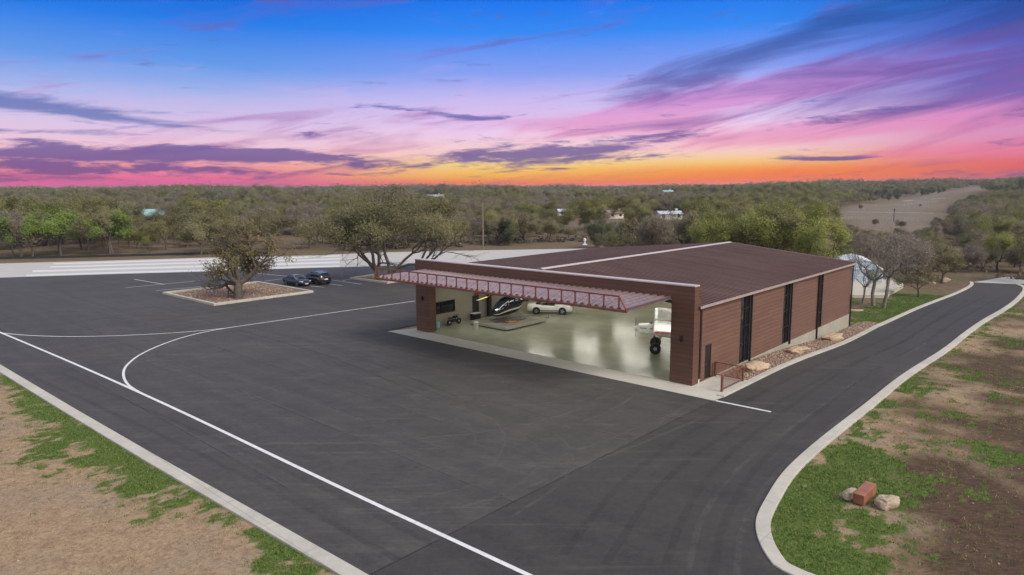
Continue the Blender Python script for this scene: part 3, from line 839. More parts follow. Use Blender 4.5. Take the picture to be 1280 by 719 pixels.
def downspout(y, zb, ex=.06):
    return MB().box(XW + .004 + ex, XW + .125 + ex, y, y + .14, zb, 5.1, .01).build('downspout', BLACK, hangar)
ds = MB().box(-.148, .06, .86, 1.06, .32, 5.10).build('downspout', BLACK, hangar)
MB().lathe([(.05, 0.02), (.055, .03), (.055, .32), (.05, .33)], 10, at=(-.03, .95, 0)).build('drain_stub', STEELW, ds)
downspout(9.2, -.42); downspout(17.4, -.2); downspout(24.26, -.98); downspout(HL - .16, -1.25)
# left wing, left and rear walls
b = MB(); b.box(-33.0, -28.25, 8.05, 8.25, 0, 5.0); b.box(-33, -32.8, 8.252, HL, 0, 4.9); b.box(-28.2, -28.001, .86, 8.04, 0, 5.3); b.build('wall', SIDE, hangar)
b = MB(); b.box(-32.79, -.352, HL - .2, HL - .02, -1.2, 4.85)
b.prism([(-32.79, HL - .2, 4.852), (-.352, HL - .2, 5.12), (-UR, HL - .2, 6.58)], (0, .18, 0)); b.build('wall', SIDE, hangar)
# inside: liner walls, floor, ceiling
YD0, YD1 = 7.2, 8.18
wn_y0, wn_y1, wz0, wz1 = 2.05, 4.8, 1.17, 2.36
b = MB()
b.box(-28.0, -27.9, .86, wn_y0, .03, 5.2); b.box(-28.0, -27.9, wn_y0, wn_y1, .03, wz0); b.box(-28.0, -27.9, wn_y0, wn_y1, wz1, 5.2); b.box(-28.0, -27.9, wn_y1, YD0, .03, 5.2)
b.box(-28.0, -27.9, YD0, YD1, 2.4, 5.2); b.box(-28.0, -27.9, YD1, HL - .21, .03, 5.2)
b.box(-.36, -.30 - .06 + .05, .86, HL - .21, .03, 5.0); b.box(-27.89, -.37, HL - .30, HL - .21, .03, 4.9)
b.build('liner_wall', BEIGE, hangar)
w = MB().box(-28.0, -27.95, wn_y0 + .003, wn_y1 - .003, wz0 + .003, wz1 - .003).build('window', GLASS, hangar)
f = MB()
for yy in (wn_y0, 3.02, wn_y1 - .1): f.box(-27.94, -27.86, yy, yy + .1, wz0, wz1)
for zz in (wz0, wz1 - .09):
    for ya, yb in ((wn_y0 + .101, 3.019), (3.121, wn_y1 - .101)): f.box(-27.94, -27.87, ya, yb, zz, zz + .09)
f.build('frame', BLACK, w)
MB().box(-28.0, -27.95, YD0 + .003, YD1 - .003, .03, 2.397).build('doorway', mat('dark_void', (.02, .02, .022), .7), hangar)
MB().box(-27.88, -27.5, 9.25, 9.6, .03, 4.8).build('black_post', BLACK, hangar)
MB().box(-28.0, -.36, .022, HL - .21, -.1, .03).build('floor', FLOOR, hangar)
b = MB()
b.prism([(-27.9, .9, 5.14), (-UR, .9, 6.5), (-.37, .9, 5.08), (-.37, .9, 5.04), (-UR, .9, 6.46), (-27.9, .9, 5.1)], (0, HL - 1.2, 0)); b.build('ceiling', CEIL, hangar)
b = MB()
for k in range(8):
    y = 3.5 + k * 4
    for xa, za, xb, zb in ((-.6, 4.75, -UR, 6.15), (-UR, 6.15, -27.6, 4.8)):
        b.prism([(xa, y, za), (xb, y, zb), (xb, y, zb + .28), (xa, y, za + .28)], (0, .16, 0))
b.build('rafters', BLACK, hangar)
# lamps under the rafters (their glow is what the shiny floor reflects)
LAMP = mat('lamp_glow', (.9, .9, .85), .5, emit=(1.0, .95, .84), estr=30.0)
k = 0
for ix, x in enumerate((-23.5, -17.0, -10.5, -4.0)):
    for iy, y in enumerate((4.6, 12.6, 20.6, 28.6)):
        z = (6.05 - abs(x + UR) * .1) - .42
        t = thing('ceiling_light', 'long white strip light hung under the hangar rafters', 'ceiling light', B(-x, y, z), -TH, 'strip lights under the hangar rafters')
        MB().box(-1.6, 1.6, -.17, .17, .03, .12).build('housing', STEELW, t)
        MB().box(-1.57, 1.57, -.15, .15, 0, .029).build('diffuser', LAMP, t)
# hydraulic door swung up: ribbed skin with a railed truss along its outer edge
U0, U1 = 1.7, 26.75
y_in, z_in, y_out, z_out = -.06, 5.76, -5.35, 5.64
prof = []; x = -U1; p = .56
while x < -U0 - .01:
    prof += [(x, 0), (x + .18, 0), (x + .27, .13), (x + .46, .13)]; x += p
prof.append((-U0, 0))
b = MB(); rings = []
for (yy, zz) in ((y_in, z_in), (y_out, z_out)):
    rings.append([(xx, yy, zz + q) for xx, q in prof] + [(-U0, yy, zz - .09), (-U1, yy, zz - .09)])
b.loft(rings)
DSK = mat('galvanised_door', (.34, .25, .26), .32, .55, build=roof_bd((.33, .235, .24), .6))
door = b.build('hangar_door', DSK, hangar)
ty = y_out - .03; tz = z_out - .08
MB().box(-U1 - .05, -U0 + .05, ty - .14, ty, tz - .06, tz + .08).build('bottom_rail', RUSTS, door)
rail_z = tz + .86
npst = 23
xs = [-U0 - .55 - (U1 - U0 - .62) * k / (npst - 1) for k in range(npst)]
MB().box(xs[-1] - .05, xs[0] + .05, ty - .115, ty - .025, rail_z, rail_z + .09).build('top_rail', RUSTS, door)
b = MB()
b.tube([(xs[0], ty - .07, rail_z + .04), (-U0 + .02, ty - .07, tz + .08)], .055, 6); b.build('end_brace', RUSTS, door)
MB().tube([(xs[-1], ty - .07, rail_z + .04), (-U1 - .02, ty - .07, tz + .08)], .055, 6).build('end_brace', RUSTS, door)
pm = None
for x in xs:
    if pm is None:
        pm = MB().box(-.038, .038, ty - .11, ty - .03, tz + .082, rail_z - .002).build('post', RUSTS, door); pm.location.x = x
    else:
        c = pm.copy(); COL.objects.link(c); c.location.x = x
# thin diagonal rods of the truss lying on the skin
b = MB()
for a, c in zip(xs, xs[1:]):
    b.tube([(a, ty - .07, rail_z), (c, ty - .07 , tz + .09)], .007, 4)
b.build('truss_rods', BLACK, door)

# guard rail by the corner landing
gr = thing('guard_rail', 'rusty steel guard rail with mesh round the corner landing of the hangar', 'guard rail', B(0, 0, 0), -TH)
RX = 2.02
for (x, y) in ((RX, .1), (RX, 3.3), (.02, 3.3)):
    MB().box(x - .06, x + .06, y - .06, y + .06, .0, 1.0).build('post', RUSTS, gr)
b = MB(); b.box(RX - .05, RX + .05, .04, 3.36, 1.002, 1.06); b.box(.0, RX - .052, 3.25, 3.35, 1.002, 1.055); b.build('top_rail', RUSTS, gr)
b = MB(); b.box(RX - .03, RX + .03, .162, 3.238, .12, .17); b.box(.083, RX - .063, 3.27, 3.33, .12, .17); b.build('lower_rail', RUSTS, gr)
b = MB()
for k in range(30): b.box(RX - .008, RX + .008, .22 + k * .1, .232 + k * .1, .171, 1.0)
for k in range(18): b.box(.16 + k * .1, .172 + k * .1, 3.292, 3.308, .171, 1.0)
b.build('mesh_infill', RUSTS, gr)

# gravel bed with boulders along the wall
bed = [B(-.1, 3.72), B(-2.62, 3.72)]
edge = [p for p in resample(driveLs, .8)]
bed += [Vector((p.x, p.y)) + Vector((-.30, .33)) for p in edge if 4.0 < uv_of(p.x, p.y)[1] < 38]
bed += [B(-.5, 38.0), B(-.1, 36.5)]
def gravel_bd(cols):
    def bd(g, p, tc):
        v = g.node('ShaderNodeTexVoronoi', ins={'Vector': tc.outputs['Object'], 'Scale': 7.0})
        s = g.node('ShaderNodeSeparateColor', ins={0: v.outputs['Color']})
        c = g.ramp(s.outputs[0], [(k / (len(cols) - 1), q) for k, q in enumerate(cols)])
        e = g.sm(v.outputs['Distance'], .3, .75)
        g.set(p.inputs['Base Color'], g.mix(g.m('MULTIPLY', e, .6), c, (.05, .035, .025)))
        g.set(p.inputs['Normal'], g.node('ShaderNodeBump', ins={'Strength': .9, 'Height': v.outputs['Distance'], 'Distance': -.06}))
    return bd
PEB = mat('river_gravel', (.3, .2, .14), .85, build=gravel_bd([(.13, .085, .06), (.24, .155, .105), (.34, .24, .17), (.19, .10, .07), (.42, .33, .26)]))
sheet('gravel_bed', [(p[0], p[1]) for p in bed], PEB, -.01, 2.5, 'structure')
def stones(name, label, pts, m_, size, seed):
    rg = np.random.default_rng(seed); V = []; Q = []; C = []
    bs = bmesh.new(); bmesh.ops.create_icosphere(bs, subdivisions=1, radius=1); bv = np.array([v.co[:] for v in bs.verts]); bq = np.array([[v.index for v in f.verts] for f in bs.faces]); bs.free()
    for k, (x, y, z) in enumerate(pts):
        s = rg.uniform(*size) * rg.uniform(.6, 1.0, 3) * (1, 1, .7)
        v = bv * s + rg.normal(0, .12 * s.min(), bv.shape); a = rg.uniform(0, 6.28); c, d = math.cos(a), math.sin(a)
        v = np.stack([v[:, 0] * c - v[:, 1] * d + x, v[:, 0] * d + v[:, 1] * c + y, v[:, 2] + z], 1)
        V.append(v); Q.append(bq + k * len(bv)); t = rg.random(); C.append(np.full((len(bv), 3), t))
    me = np_mesh(name, np.concatenate(V), np.concatenate(Q), m_, np.concatenate(C)); o = link(name, me, None, 'stuff'); tag(o, label, 'gravel')
def peb_bd(g, p, tc):
    at = g.node('ShaderNodeAttribute', attribute_name='tint')
    s = g.node('ShaderNodeSeparateColor', ins={0: at.outputs['Color']})
    g.set(p.inputs['Base Color'], g.ramp(s.outputs[0], [(0, (.12, .075, .05)), (.3, (.22, .14, .10)), (.6, (.34, .25, .18)), (.8, (.20, .10, .07)), (1, (.46, .38, .31))]))
PEB2 = mat('pebble', (.3, .2, .15), .8, build=peb_bd)
def scatter_in(poly, n, seed):
    rg = random.Random(seed); P = [(p[0], p[1]) for p in poly]; out = []
    x0, x1 = min(p[0] for p in P), max(p[0] for p in P); y0, y1 = min(p[1] for p in P), max(p[1] for p in P)
    while len(out) < n:
        x, y = rg.uniform(x0, x1), rg.uniform(y0, y1)
        if in_poly(x, y, P): out.append((x, y))
    return out
stones('gravel', 'brown river gravel in the bed along the hangar wall', [(x, y, float(hgt(x, y)) + .0) for x, y in scatter_in(bed, 4200, 5)], PEB2, (.05, .11), 8)
def limestone_bd(c0, c1):
    c0 = tuple(c * .82 for c in c0); c1 = tuple(c * .82 for c in c1)
    def bd(g, p, tc):
        o = tc.outputs['Object']; n = g.noise(o, 2.2, 7, .7); f = g.noise(o, 14, 5, .7)
        c = g.ramp(n, [(.3, c0), (.7, c1)])
        g.set(p.inputs['Base Color'], g.mix(g.m('MULTIPLY', g.sm(f, .58, .72), .45), c, tuple(q * .5 for q in c0)))
        g.set(p.inputs['Normal'], g.node('ShaderNodeBump', ins={'Strength': .8, 'Height': g.m('ADD', n, g.m('MULTIPLY', f, .4)), 'Distance': .08}))
    return bd
LIME = mat('tan_limestone', (.5, .38, .26), .9, build=limestone_bd((.40, .27, .17), (.60, .45, .30)))
PALEL = mat('pale_limestone', (.5, .4, .3), .9, build=limestone_bd((.34, .25, .18), (.60, .48, .37)))
def boulder(name, label, loc, sx, sy, sz, seed, m_, rz=0, group=None, block=.35):
    b = MB(); bmesh.ops.create_icosphere(b.b, subdivisions=4, radius=1)
    r_ = random.Random(seed); off = Vector((r_.uniform(0, 50), r_.uniform(0, 50), r_.uniform(0, 50)))
    from mathutils import noise as mn
    for v in b.b.verts:
        p = v.co.copy(); q = Vector([math.copysign(abs(c) ** (1 - block), c) for c in p]); q = p.lerp(q, .7)
        k = 1 + .38 * (mn.noise(p * 1.1 + off)) + .16 * mn.noise(p * 2.6 + off) + .07 * mn.noise(p * 6 + off)
        v.co = Vector((q.x * sx * k, q.y * sy * k, q.z * sz * k))
    o = b.build(name, m_); o.location = loc; o.rotation_euler = (0, 0, rz)
    for pl in o.data.polygons: pl.use_smooth = (r_.random() < .5)
    return tag(o, label, 'boulder', group)
for (px, py), s, sd_, lb in (((945, 462), (1.1, .6, .34), 3, 'flat tan boulder in the gravel bed, nearest to the guard rail'), ((998, 440.5), (1.0, .55, .3), 8, 'flat tan boulder in the gravel bed, middle one of three'), ((1040, 424), (1.35, .65, .36), 21, 'long tan boulder in the gravel bed, farthest from the guard rail')):
    p = W(px, py); boulder('boulder', lb, (p.x, p.y, p.z + .16), *s, sd_, LIME, .65)
# ------------------------------------------------------------------ vehicles
WHITEP = mat('white_paint', (.78, .78, .74), .22, var=.03)
BLACKP = mat('black_paint', (.008, .008, .010), .12, spec=.7, var=.1)
NAVYP = mat('navy_paint', (.012, .016, .030), .15, spec=.7, var=.1)
DARKG = mat('charcoal_paint', (.018, .017, .019), .16, spec=.7, var=.1)
TYRE = mat('tyre_rubber', (.018, .018, .018), .8)
RIM = mat('rim_alloy', (.45, .45, .46), .3, .9)
CHROME = mat('chrome', (.7, .7, .7), .12, 1.0)
LENS = mat('lamp_lens', (.75, .77, .8), .1, spec=.8)
REDL = mat('tail_lens', (.35, .012, .01), .2, spec=.7)
AUTOG = mat('car_glass', (.02, .028, .04), .04, spec=.9)
SEAT = mat('dark_leather', (.025, .022, .02), .6)

def sym(half):
    return half + [(x, -y, z) for x, y, z in half[::-1]]

def wheel(parent, x, y, r, w, side, rimr=None):
    rimr = rimr or r * .68
    t = MB(); t.lathe([(r * .72, -w / 2), (r * .95, -w / 2), (r, -w * .3), (r, w * .3), (r * .95, w / 2), (r * .72, w / 2)], 20, 'y')
    wh = t.build('wheel', TYRE, parent, True); wh.location = (x, y, r)
    m = MB(); s = side * w / 2
    m.lathe([(.02, s * .9), (rimr * .25, s * 1.03), (rimr * .3, s * .55), (rimr * .92, s * .55), (rimr, s * .97), (rimr * 1.02, s * .5)], 20, 'y')
    for k in range(5):
        a = 2 * math.pi * k / 5; dx, dz = math.cos(a), math.sin(a); px, pz = -dz * .035, dx * .035
        q = [(dx * rimr * .2 + px, s * .9, dz * rimr * .2 + pz), (dx * rimr * .95 + px, s * .9, dz * rimr * .95 + pz), (dx * rimr * .95 - px, s * .9, dz * rimr * .95 - pz), (dx * rimr * .2 - px, s * .9, dz * rimr * .2 - pz)]
        m.prism(q, (0, s * .12, 0))
    m.build('rim', RIM, wh)
    return wh

def car(name, label, cat, loc, rz, paint, st, wb, wr, green=None, group=None):
    """st: stations (x, half width, z sill, z shoulder, z deck); green: stations of the cabin (x, half width at belt, z belt, half width at roof, z roof)"""
    t = thing(name, label, cat, loc, rz, group)
    rings = []
    for x, w, zb, zs, zt in st:
        rings.append(sym([(x, 0, zb), (x, w * .86, zb), (x, w * .97, zb + .08), (x, w, zb + (zs - zb) * .45), (x, w * .97, zs - .04), (x, w * .88, zs + (zt - zs) * .5), (x, w * .6, zt), (x, 0, zt + .015)][::1])[:-1] + [])
    for r_ in rings:  # drop the doubled centre point at the start
        del r_[8]
    b = MB(); b.loft(rings); bo = b.build('body', paint, t, True)
    for s in (1, -1):
        hw = max(q[1] for q in st)
        for x in (wb / 2, -wb / 2):
            m = MB(); m.lathe([(.02, -.1), (wr + .07, -.1), (wr + .07, .1), (.02, .1)], 24, 'y'); a = m.build('wheel_arch', BLACK, bo); a.location = (x, s * (hw - .088), wr + .02)
            wheel(t, x, s * (hw - .10), wr, .22, s)
    if green:
        rb = [[(x, 0, zr + .015), (x, wr_ * .7, zr), (x, wr_, zr - .05), (x, wb_, zb), (x, -wb_, zb), (x, -wr_, zr - .05), (x, -wr_ * .7, zr)] for x, wb_, zb, wr_, zr in green]
        b = MB(); b.loft(rb); b.build('cabin_glass', AUTOG, t, True)
    return t, bo

# white convertible inside the hangar
p0, p1 = B(24.75, 13.35), B(22.35, 14.95)
mid = (p0 + p1) / 2; hd = (p1 - p0).normalized()
cn = Vector((-hd.y, hd.x, 0)); mid = mid + cn * .84
cv, body = car('convertible', 'white convertible with its top down and dark stripes, parked inside the hangar', 'car', (mid.x, mid.y, .03), math.atan2(hd.y, hd.x), WHITEP,
    [(-2.36, .72, .42, .82, .90), (-2.25, .88, .32, .90, 1.02), (-1.5, .93, .26, .95, 1.05), (-.9, .92, .24, .90, .93), (.5, .92, .24, .88, .90), (.75, .92, .24, .90, .98), (1.4, .93, .25, .88, .97), (2.1, .90, .27, .80, .86), (2.33, .80, .30, .70, .76), (2.40, .70, .36, .62, .66)], 2.72, .34)
b = MB(); b.box(-.95, .55, -.70, .70, .86, .94); b.build('cockpit', SEAT, cv)
for y in (.36, -.36):
    m = MB().box(-.25, .25, y - .24, y + .24, .941, 1.0, .02); m.box(-.42, -.26, y - .24, y + .24, .942, 1.28, .03); m.build('seat', SEAT, cv)
b = MB(); b.box(-1.45, -.97, -.66, .66, 1.0, 1.14, .04); b.build('folded_roof', mat('soft_top', (.03, .012, .012), .8), cv)
b = MB(); b.prism([(.78, -.66, .97), (.30, -.56, 1.36), (.26, -.56, 1.36), (.74, -.66, .97)], (0, 0, .001)) if False else None
b = MB(); b.face([(.80, -.66, .98), (.34, -.56, 1.36), (.34, .56, 1.36), (.80, .66, .98)]); b.build('windscreen', AUTOG, cv)
b = MB(); b.tube([(.80, -.68, .97), (.33, -.57, 1.38), (.33, .57, 1.38), (.80, .68, .97)], .025, 6); b.build('windscreen_frame', WHITEP, cv)
for s in (1, -1):
    b = MB(); b.prism([(2.12, s * .55, .66), (2.36, s * .50, .62), (2.28, s * .80, .64), (2.05, s * .90, .68)], (0, 0, .11)); b.build('headlight', LENS, cv)
    b = MB(); b.box(-1.0, .95, s * .928 - .006, s * .928 + .006, .37, .43); b.build('side_stripe', NAVYP, cv)
    b = MB(); b.box(.55, .70, s * .95 - .07, s * .95 + .07, .95, 1.06, .02); b.build('mirror', WHITEP, cv)
    rows = [(2.415, .40), (2.405, .67), (2.34, .78), (2.12, .888), (1.4, .997), (.8, 1.008)]
    b = MB(); b.loft([[(x, s * .12, z), (x, s * .36, z)] for x, z in rows], False, False); b.build('bonnet_stripe', NAVYP, cv)
b = MB().box(2.37, 2.43, -.45, .45, .42, .6, .01).build('grille', BLACKP, cv)

# the two parked cars beside the planter
hd = math.atan2(-.65, .76)
p = W(371.5, 356.5)
sd_, body = car('sedan', 'dark navy sedan parked nose out beside the oak planter', 'car', (p.x, p.y, .015), hd, NAVYP,
    [(-2.3, .70, .45, .85, .95), (-2.2, .86, .34, .92, 1.03), (-1.4, .90, .26, .95, 1.02), (0, .91, .24, .93, .96), (.9, .91, .24, .90, .97), (1.5, .91, .26, .86, .93), (2.1, .87, .28, .76, .82), (2.3, .76, .32, .66, .70), (2.36, .66, .40, .60, .63)], 2.75, .33,
    [(-1.75, .74, 1.0, .60, 1.04), (-1.15, .80, .97, .62, 1.36), (-.6, .82, .95, .64, 1.43), (.1, .82, .95, .64, 1.43), (.35, .82, .95, .62, 1.38), (1.0, .78, .96, .60, 1.0)])
b = MB(); b.loft([[(x, -w, z - .012), (x, -w * .6, z + .022), (x, w * .6, z + .022), (x, w, z - .012)] for x, w, z in ((-1.15, .60, 1.37), (-.6, .63, 1.43), (.1, .63, 1.43), (.36, .60, 1.385))], False, False); b.build('roof', mat('navy_roof', (.05, .06, .09), .12, spec=.8), sd_)
for s in (1, -1):
    b = MB(); b.prism([(2.08, s * .55, .64), (2.33, s * .48, .60), (2.27, s * .72, .62), (2.05, s * .87, .66)], (0, 0, .12)); b.build('headlight', LENS, sd_)
    b = MB(); b.box(.55, .72, s * .93 - .08, s * .93 + .08, .93, 1.04, .02); b.build('mirror', NAVYP, sd_)
    b = MB(); b.tube([(1.0, s * .79, .97), (.33, s * .64, 1.39), (-.6, s * .66, 1.43), (-1.75, s * .74, 1.02)], .022, 6); b.build('pillar_trim', CHROME, sd_)
MB().box(2.33, 2.385, -.42, .42, .42, .6, .01).build('grille', CHROME, sd_)
MB().box(2.37, 2.39, -.25, .25, .40 - .08, .40, ).build('number_plate', STEELW, sd_)
p = W(396, 354.5)
sv, body = car('suv', 'black sport utility car parked with its rear window showing, beside the sedan', 'car', (p.x, p.y, .015), hd + math.pi, DARKG,
    [(-2.35, .78, .48, 1.0, 1.08), (-2.25, .92, .36, 1.05, 1.12), (-1.4, .96, .30, 1.06, 1.12), (.6, .96, .30, 1.04, 1.12), (1.2, .96, .30, 1.02, 1.12), (2.0, .93, .32, .92, 1.0), (2.3, .84, .36, .80, .86), (2.36, .74, .42, .72, .76)], 2.85, .37,
    [(-2.24, .80, 1.1, .70, 1.14), (-1.85, .84, 1.08, .70, 1.62), (-1.3, .86, 1.08, .72, 1.74), (-.2, .86, 1.08, .72, 1.77), (.45, .86, 1.08, .70, 1.68), (1.25, .82, 1.08, .66, 1.12)])
b = MB(); b.loft([[(x, -w, z - .012), (x, -w * .6, z + .025), (x, w * .6, z + .025), (x, w, z - .012)] for x, w, z in ((-1.98, .68, 1.60), (-1.3, .71, 1.745), (-.2, .71, 1.775), (.47, .68, 1.685))], False, False); b.build('roof', mat('charcoal_roof', (.10, .10, .11), .12, spec=.8), sv)
for s in (1, -1):
    MB().box(-2.34, -2.14, s * .80 - .12, s * .80 + .12, .92, 1.10, .02).build('tail_light', REDL, sv)
    MB().box(.75, .93, s * 1.0 - .09, s * 1.0 + .09, 1.05, 1.2, .02).build('mirror', DARKG, sv)
    b = MB(); b.tube([(-1.7, s * .62, 1.78), (-1.0, s * .62, 1.82), (.1, s * .62, 1.82), (.4, s * .62, 1.76)], .02, 6); b.build('roof_rail', CHROME, sv)
    b = MB(); b.prism([(2.0, s * .6, .80), (2.3, s * .5, .74), (2.25, s * .78, .76), (1.95, s * .94, .82)], (0, 0, .13)); b.build('headlight', LENS, sv)
MB().box(-2.37, -2.33, -.28, .28, .72, .86).build('number_plate', STEELW, sv)
MB().box(-2.40, -2.28, -.85, .85, .40, .52, .02).build('bumper', BLACK, sv)

# landing platform with the helicopter
deck = thing('landing_platform', 'low grey wheeled landing platform under the black helicopter', 'platform', B(23.6, 7.85, .03), -TH)
b = MB(); b.box(-2.35, 2.35, -2.85, 2.85, .20, .36); b.build('deck', mat('deck_plywood', (.22, .21, .18), .7, var=.3, vscale=1.2), deck)
b = MB(); b.box(-2.39, 2.39, -2.89, -2.853, .10, .37); b.box(-2.39, 2.39, 2.853, 2.89, .10, .37); b.box(-2.39, -2.353, -2.85, 2.85, .10, .37); b.box(2.353, 2.39, -2.85, 2.85, .10, .37); b.build('skirt', mat('skirt_beige', (.46, .43, .35), .5, var=.12), deck)
for x in (-1.9, 1.9):
    for y in (-2.4, 2.4):
        m = MB(); m.lathe([(.02, -.05), (.095, -.05), (.095, .05), (.02, .05)], 14, 'y', (x, y, .095)); m.build('castor', TYRE, deck)
MB().tube([(1.2, 2.9, .16), (1.5, 4.4, .12), (1.5, 4.4, .3)], .025, 6).build('tow_bar', BLACK, deck)
bd_ = MB().box(-.55, .55, -.4, .4, 0, .10, .015).build('wooden_board', mat('orange_wood', (.42, .22, .09), .6, var=.3, vscale=2)); bd_.location = B(22.6, 7.2, .395); bd_.rotation_euler = (0, 0, -TH + .25)
tag(bd_, 'orange brown wooden board lying on the landing platform under the helicopter', 'board')

hl = thing('helicopter', 'small black helicopter with a white side stripe, standing on the low platform', 'helicopter', B(23.6, 8.0, .39), math.atan2(-VD[1], -VD[0]))
HS = [(2.42, .86, .03, .03), (2.36, .88, .16, .17), (2.15, .95, .33, .36), (1.8, 1.08, .53, .52), (1.3, 1.27, .74, .62), (.7, 1.40, .86, .66), (0, 1.46, .90, .67), (-.7, 1.46, .84, .63), (-1.25, 1.50, .62, .50), (-1.7, 1.58, .40, .33), (-2.2, 1.66, .25, .20), (-4.4, 1.86, .14, .12), (-6.6, 2.06, .08, .07)]
def hpt(x, zc, hh, hw, a, k=1.0):
    c, s = math.cos(a), math.sin(a)
    e = .8
    return (x, hw * k * math.copysign(abs(c) ** e, c), zc + hh * k * math.copysign(abs(s) ** e, s))
b = MB(); b.loft([[hpt(*s, 2 * math.pi * k / 20) for k in range(20)] for s in HS]); b.build('fuselage', BLACKP, hl, True)
for sg in (1, -1):
    def row(s, a0, a1, k, n=5): return [tuple(q * (1, sg, 1)[i] for i, q in enumerate(hpt(*s, a0 + (a1 - a0) * j / n, k))) for j in range(n + 1)]
    b = MB(); b.loft([row(s, -.38 - .0 * i, -.20, 1.012) for i, s in enumerate(HS[1:11])], False, False); b.build('white_stripe', WHITEP, hl, True)
    b = MB(); b.loft([row(s, .55, .68, 1.012) for s in HS[2:6]], False, False); b.build('white_stripe', WHITEP, hl, True)
    b = MB(); b.loft([row(s, .15, 1.15, 1.008) for s in HS[3:7]], False, False); b.build('window', AUTOG, hl, True)
b = MB(); b.loft([[hpt(*s, math.pi / 2 - .9 + 1.8 * j / 8, 1.010) for j in range(9)] for s in HS[2:5]], False, False); b.build('windscreen', AUTOG, hl, True)
b = MB(); b.lathe([(.04, 2.2), (.12, 2.3), (.08, 2.85), (.05, 2.95)], 12); b.box(-.45, .35, -.10, .10, 2.25, 2.6, .04); b.build('rotor_mast', BLACKP, hl, True)
blade_dir = math.radians(8)
rot = MB().box(-.25, .25, -.09, .09, 2.93, 3.03, .02).build('rotor_hub', mat('steel', (.45, .45, .45), .3, 1.0), hl)
YELLOW = mat('yellow_paint', (.48, .42, .05), .45, var=.08)
for k in (0, 1):
    bl = MB().box(.25, 3.4, -.12, .12, 2.965, 2.995).build('rotor_blade', BLACKP, hl); bl.rotation_euler = (0, .075, blade_dir + math.pi * k)
    MB().box(3.402, 4.95, -.10, .10, 2.965, 2.995).build('yellow_tip', YELLOW, bl)
for s in (1, -1):
    sk = MB(); sk.tube([(1.75, s * 1.0, .16), (1.55, s * 1.0, .05), (1.2, s * 1.0, .035), (-1.3, s * 1.0, .035)], .035, 8); so_ = sk.build('skid', BLACK, hl)
    for x in (.9, -.8):
        m = MB(); m.tube([(x, s * .25, .72), (x, s * .7, .5), (x, s * 1.0, .05)], .035, 8); m.build('strut', mat('grey_metal', (.20, .20, .21), .4), so_)
MB().box(-6.75, -6.25, -.015, .015, 1.5, 2.75).build('tail_fin', BLACKP, hl)
m = MB(); m.lathe([(.02, .10), (.74, .10), (.74, .13), (.02, .13)], 3, 'y', (-6.6, 0, 2.06)) if False else m.box(-6.67, -6.53, .11, .13, 1.36, 2.76); m.build('tail_rotor', BLACK, hl)

# white bush plane with fat tyres
pl = thing('bush_plane', 'white propeller bush plane on fat tyres with red wing tips, inside the hangar', 'aeroplane', (10.1, 53.9, .03), math.atan2(.215, -.977))
PZ_ = [(0.0, 1.86, .16, .16), (-.12, 1.84, .33, .36), (-.8, 1.80, .40, .42), (-1.25, 1.80, .45, .42), (-1.7, 1.80, .58, .42), (-2.6, 1.74, .60, .42), (-3.4, 1.58, .45, .36), (-5.0, 1.22, .24, .2), (-6.6, .88, .12, .06)]
b = MB(); b.loft([[(x, w * q, z + h * r_) for q, r_ in ((1, -.8), (1, .75), (.7, 1), (-.7, 1), (-1, .75), (-1, -.8), (-.7, -1), (.7, -1))] for x, z, h, w in PZ_]); b.build('fuselage', WHITEP, pl)
for s in (1, -1):
    b = MB(); b.prism([(-.2, s * .39, 1.92), (-1.7, s * .424, 1.88), (-3.4, s * .375, 1.60), (-3.4, s * .375, 1.54), (-1.7, s * .424, 1.80), (-.2, s * .39, 1.87)], (0, s * .012, 0)); b.build('side_stripe', mat('dark_red_paint', (.11, .02, .02), .3), pl)
    b = MB(); b.prism([(-1.3, s * .425, 1.96), (-1.72, s * .425, 2.33), (-2.7, s * .425, 2.28), (-2.9, s * .425, 1.95)], (0, s * .008, 0)); b.build('window', AUTOG, pl)
    w = MB(); prof = [(-1.30, 2.44), (-1.36, 2.50), (-1.6, 2.555), (-2.2, 2.53), (-2.85, 2.45), (-2.2, 2.43), (-1.5, 2.41)]
    w.loft([[(x, s * .42, z) for x, z in prof], [(x, s * 5.0, z + .10) for x, z in prof]]); wg = w.build('wing', WHITEP, pl)
    w = MB(); w.loft([[(x, s * 5.003, z + .10) for x, z in prof], [(-2.05 + (x + 2.05) * .93, s * 5.2, 2.59 + (z - 2.49) * .8) for x, z in prof], [(-2.05 + (x + 2.05) * .7, s * 5.32, 2.60 + (z - 2.49) * .3) for x, z in prof]]); w.build('wing_tip', mat('red_paint', (.50, .03, .03), .3), wg)
    b = MB(); b.box(-1.9, -1.87, s * 2.9, s * 4.7, 2.60, 2.63); b.box(-1.86, -1.5, s * 4.2, s * 4.23, 2.58, 2.63); b.build('wing_rod', BLACK, wg)
    b = MB(); b.tube([(-1.5, s * .42, 1.3), (-1.55, s * 2.6, 2.44)], .035, 6); b.tube([(-1.6, s * .42, 1.3), (-2.3, s * 2.6, 2.46)], .03, 6); b.build('wing_strut', WHITEP, pl)
    b = MB(); b.tube([(-1.3, s * .35, 1.28), (-1.45, s * 1.05, .45)], .04, 6); b.tube([(-1.9, s * .35, 1.22), (-1.5, s * 1.05, .45)], .03, 6); b.build('gear_leg', BLACK, pl)
    wheel(pl, -1.45, s * 1.15, .44, .34, s, .17)
    b = MB(); b.prism([(-6.0, s * .05, 1.02), (-6.75, s * .05, .98), (-6.7, s * 1.3, 1.0), (-6.2, s * 1.3, 1.02)], (0, 0, .04)); b.build('tailplane', WHITEP, pl)
b = MB(); b.prism([(-.98, -.36, 2.22), (-1.72, -.38, 2.42), (-1.72, .38, 2.42), (-.98, .36, 2.22)], (.02, 0, .02)); b.build('windscreen', AUTOG, pl)
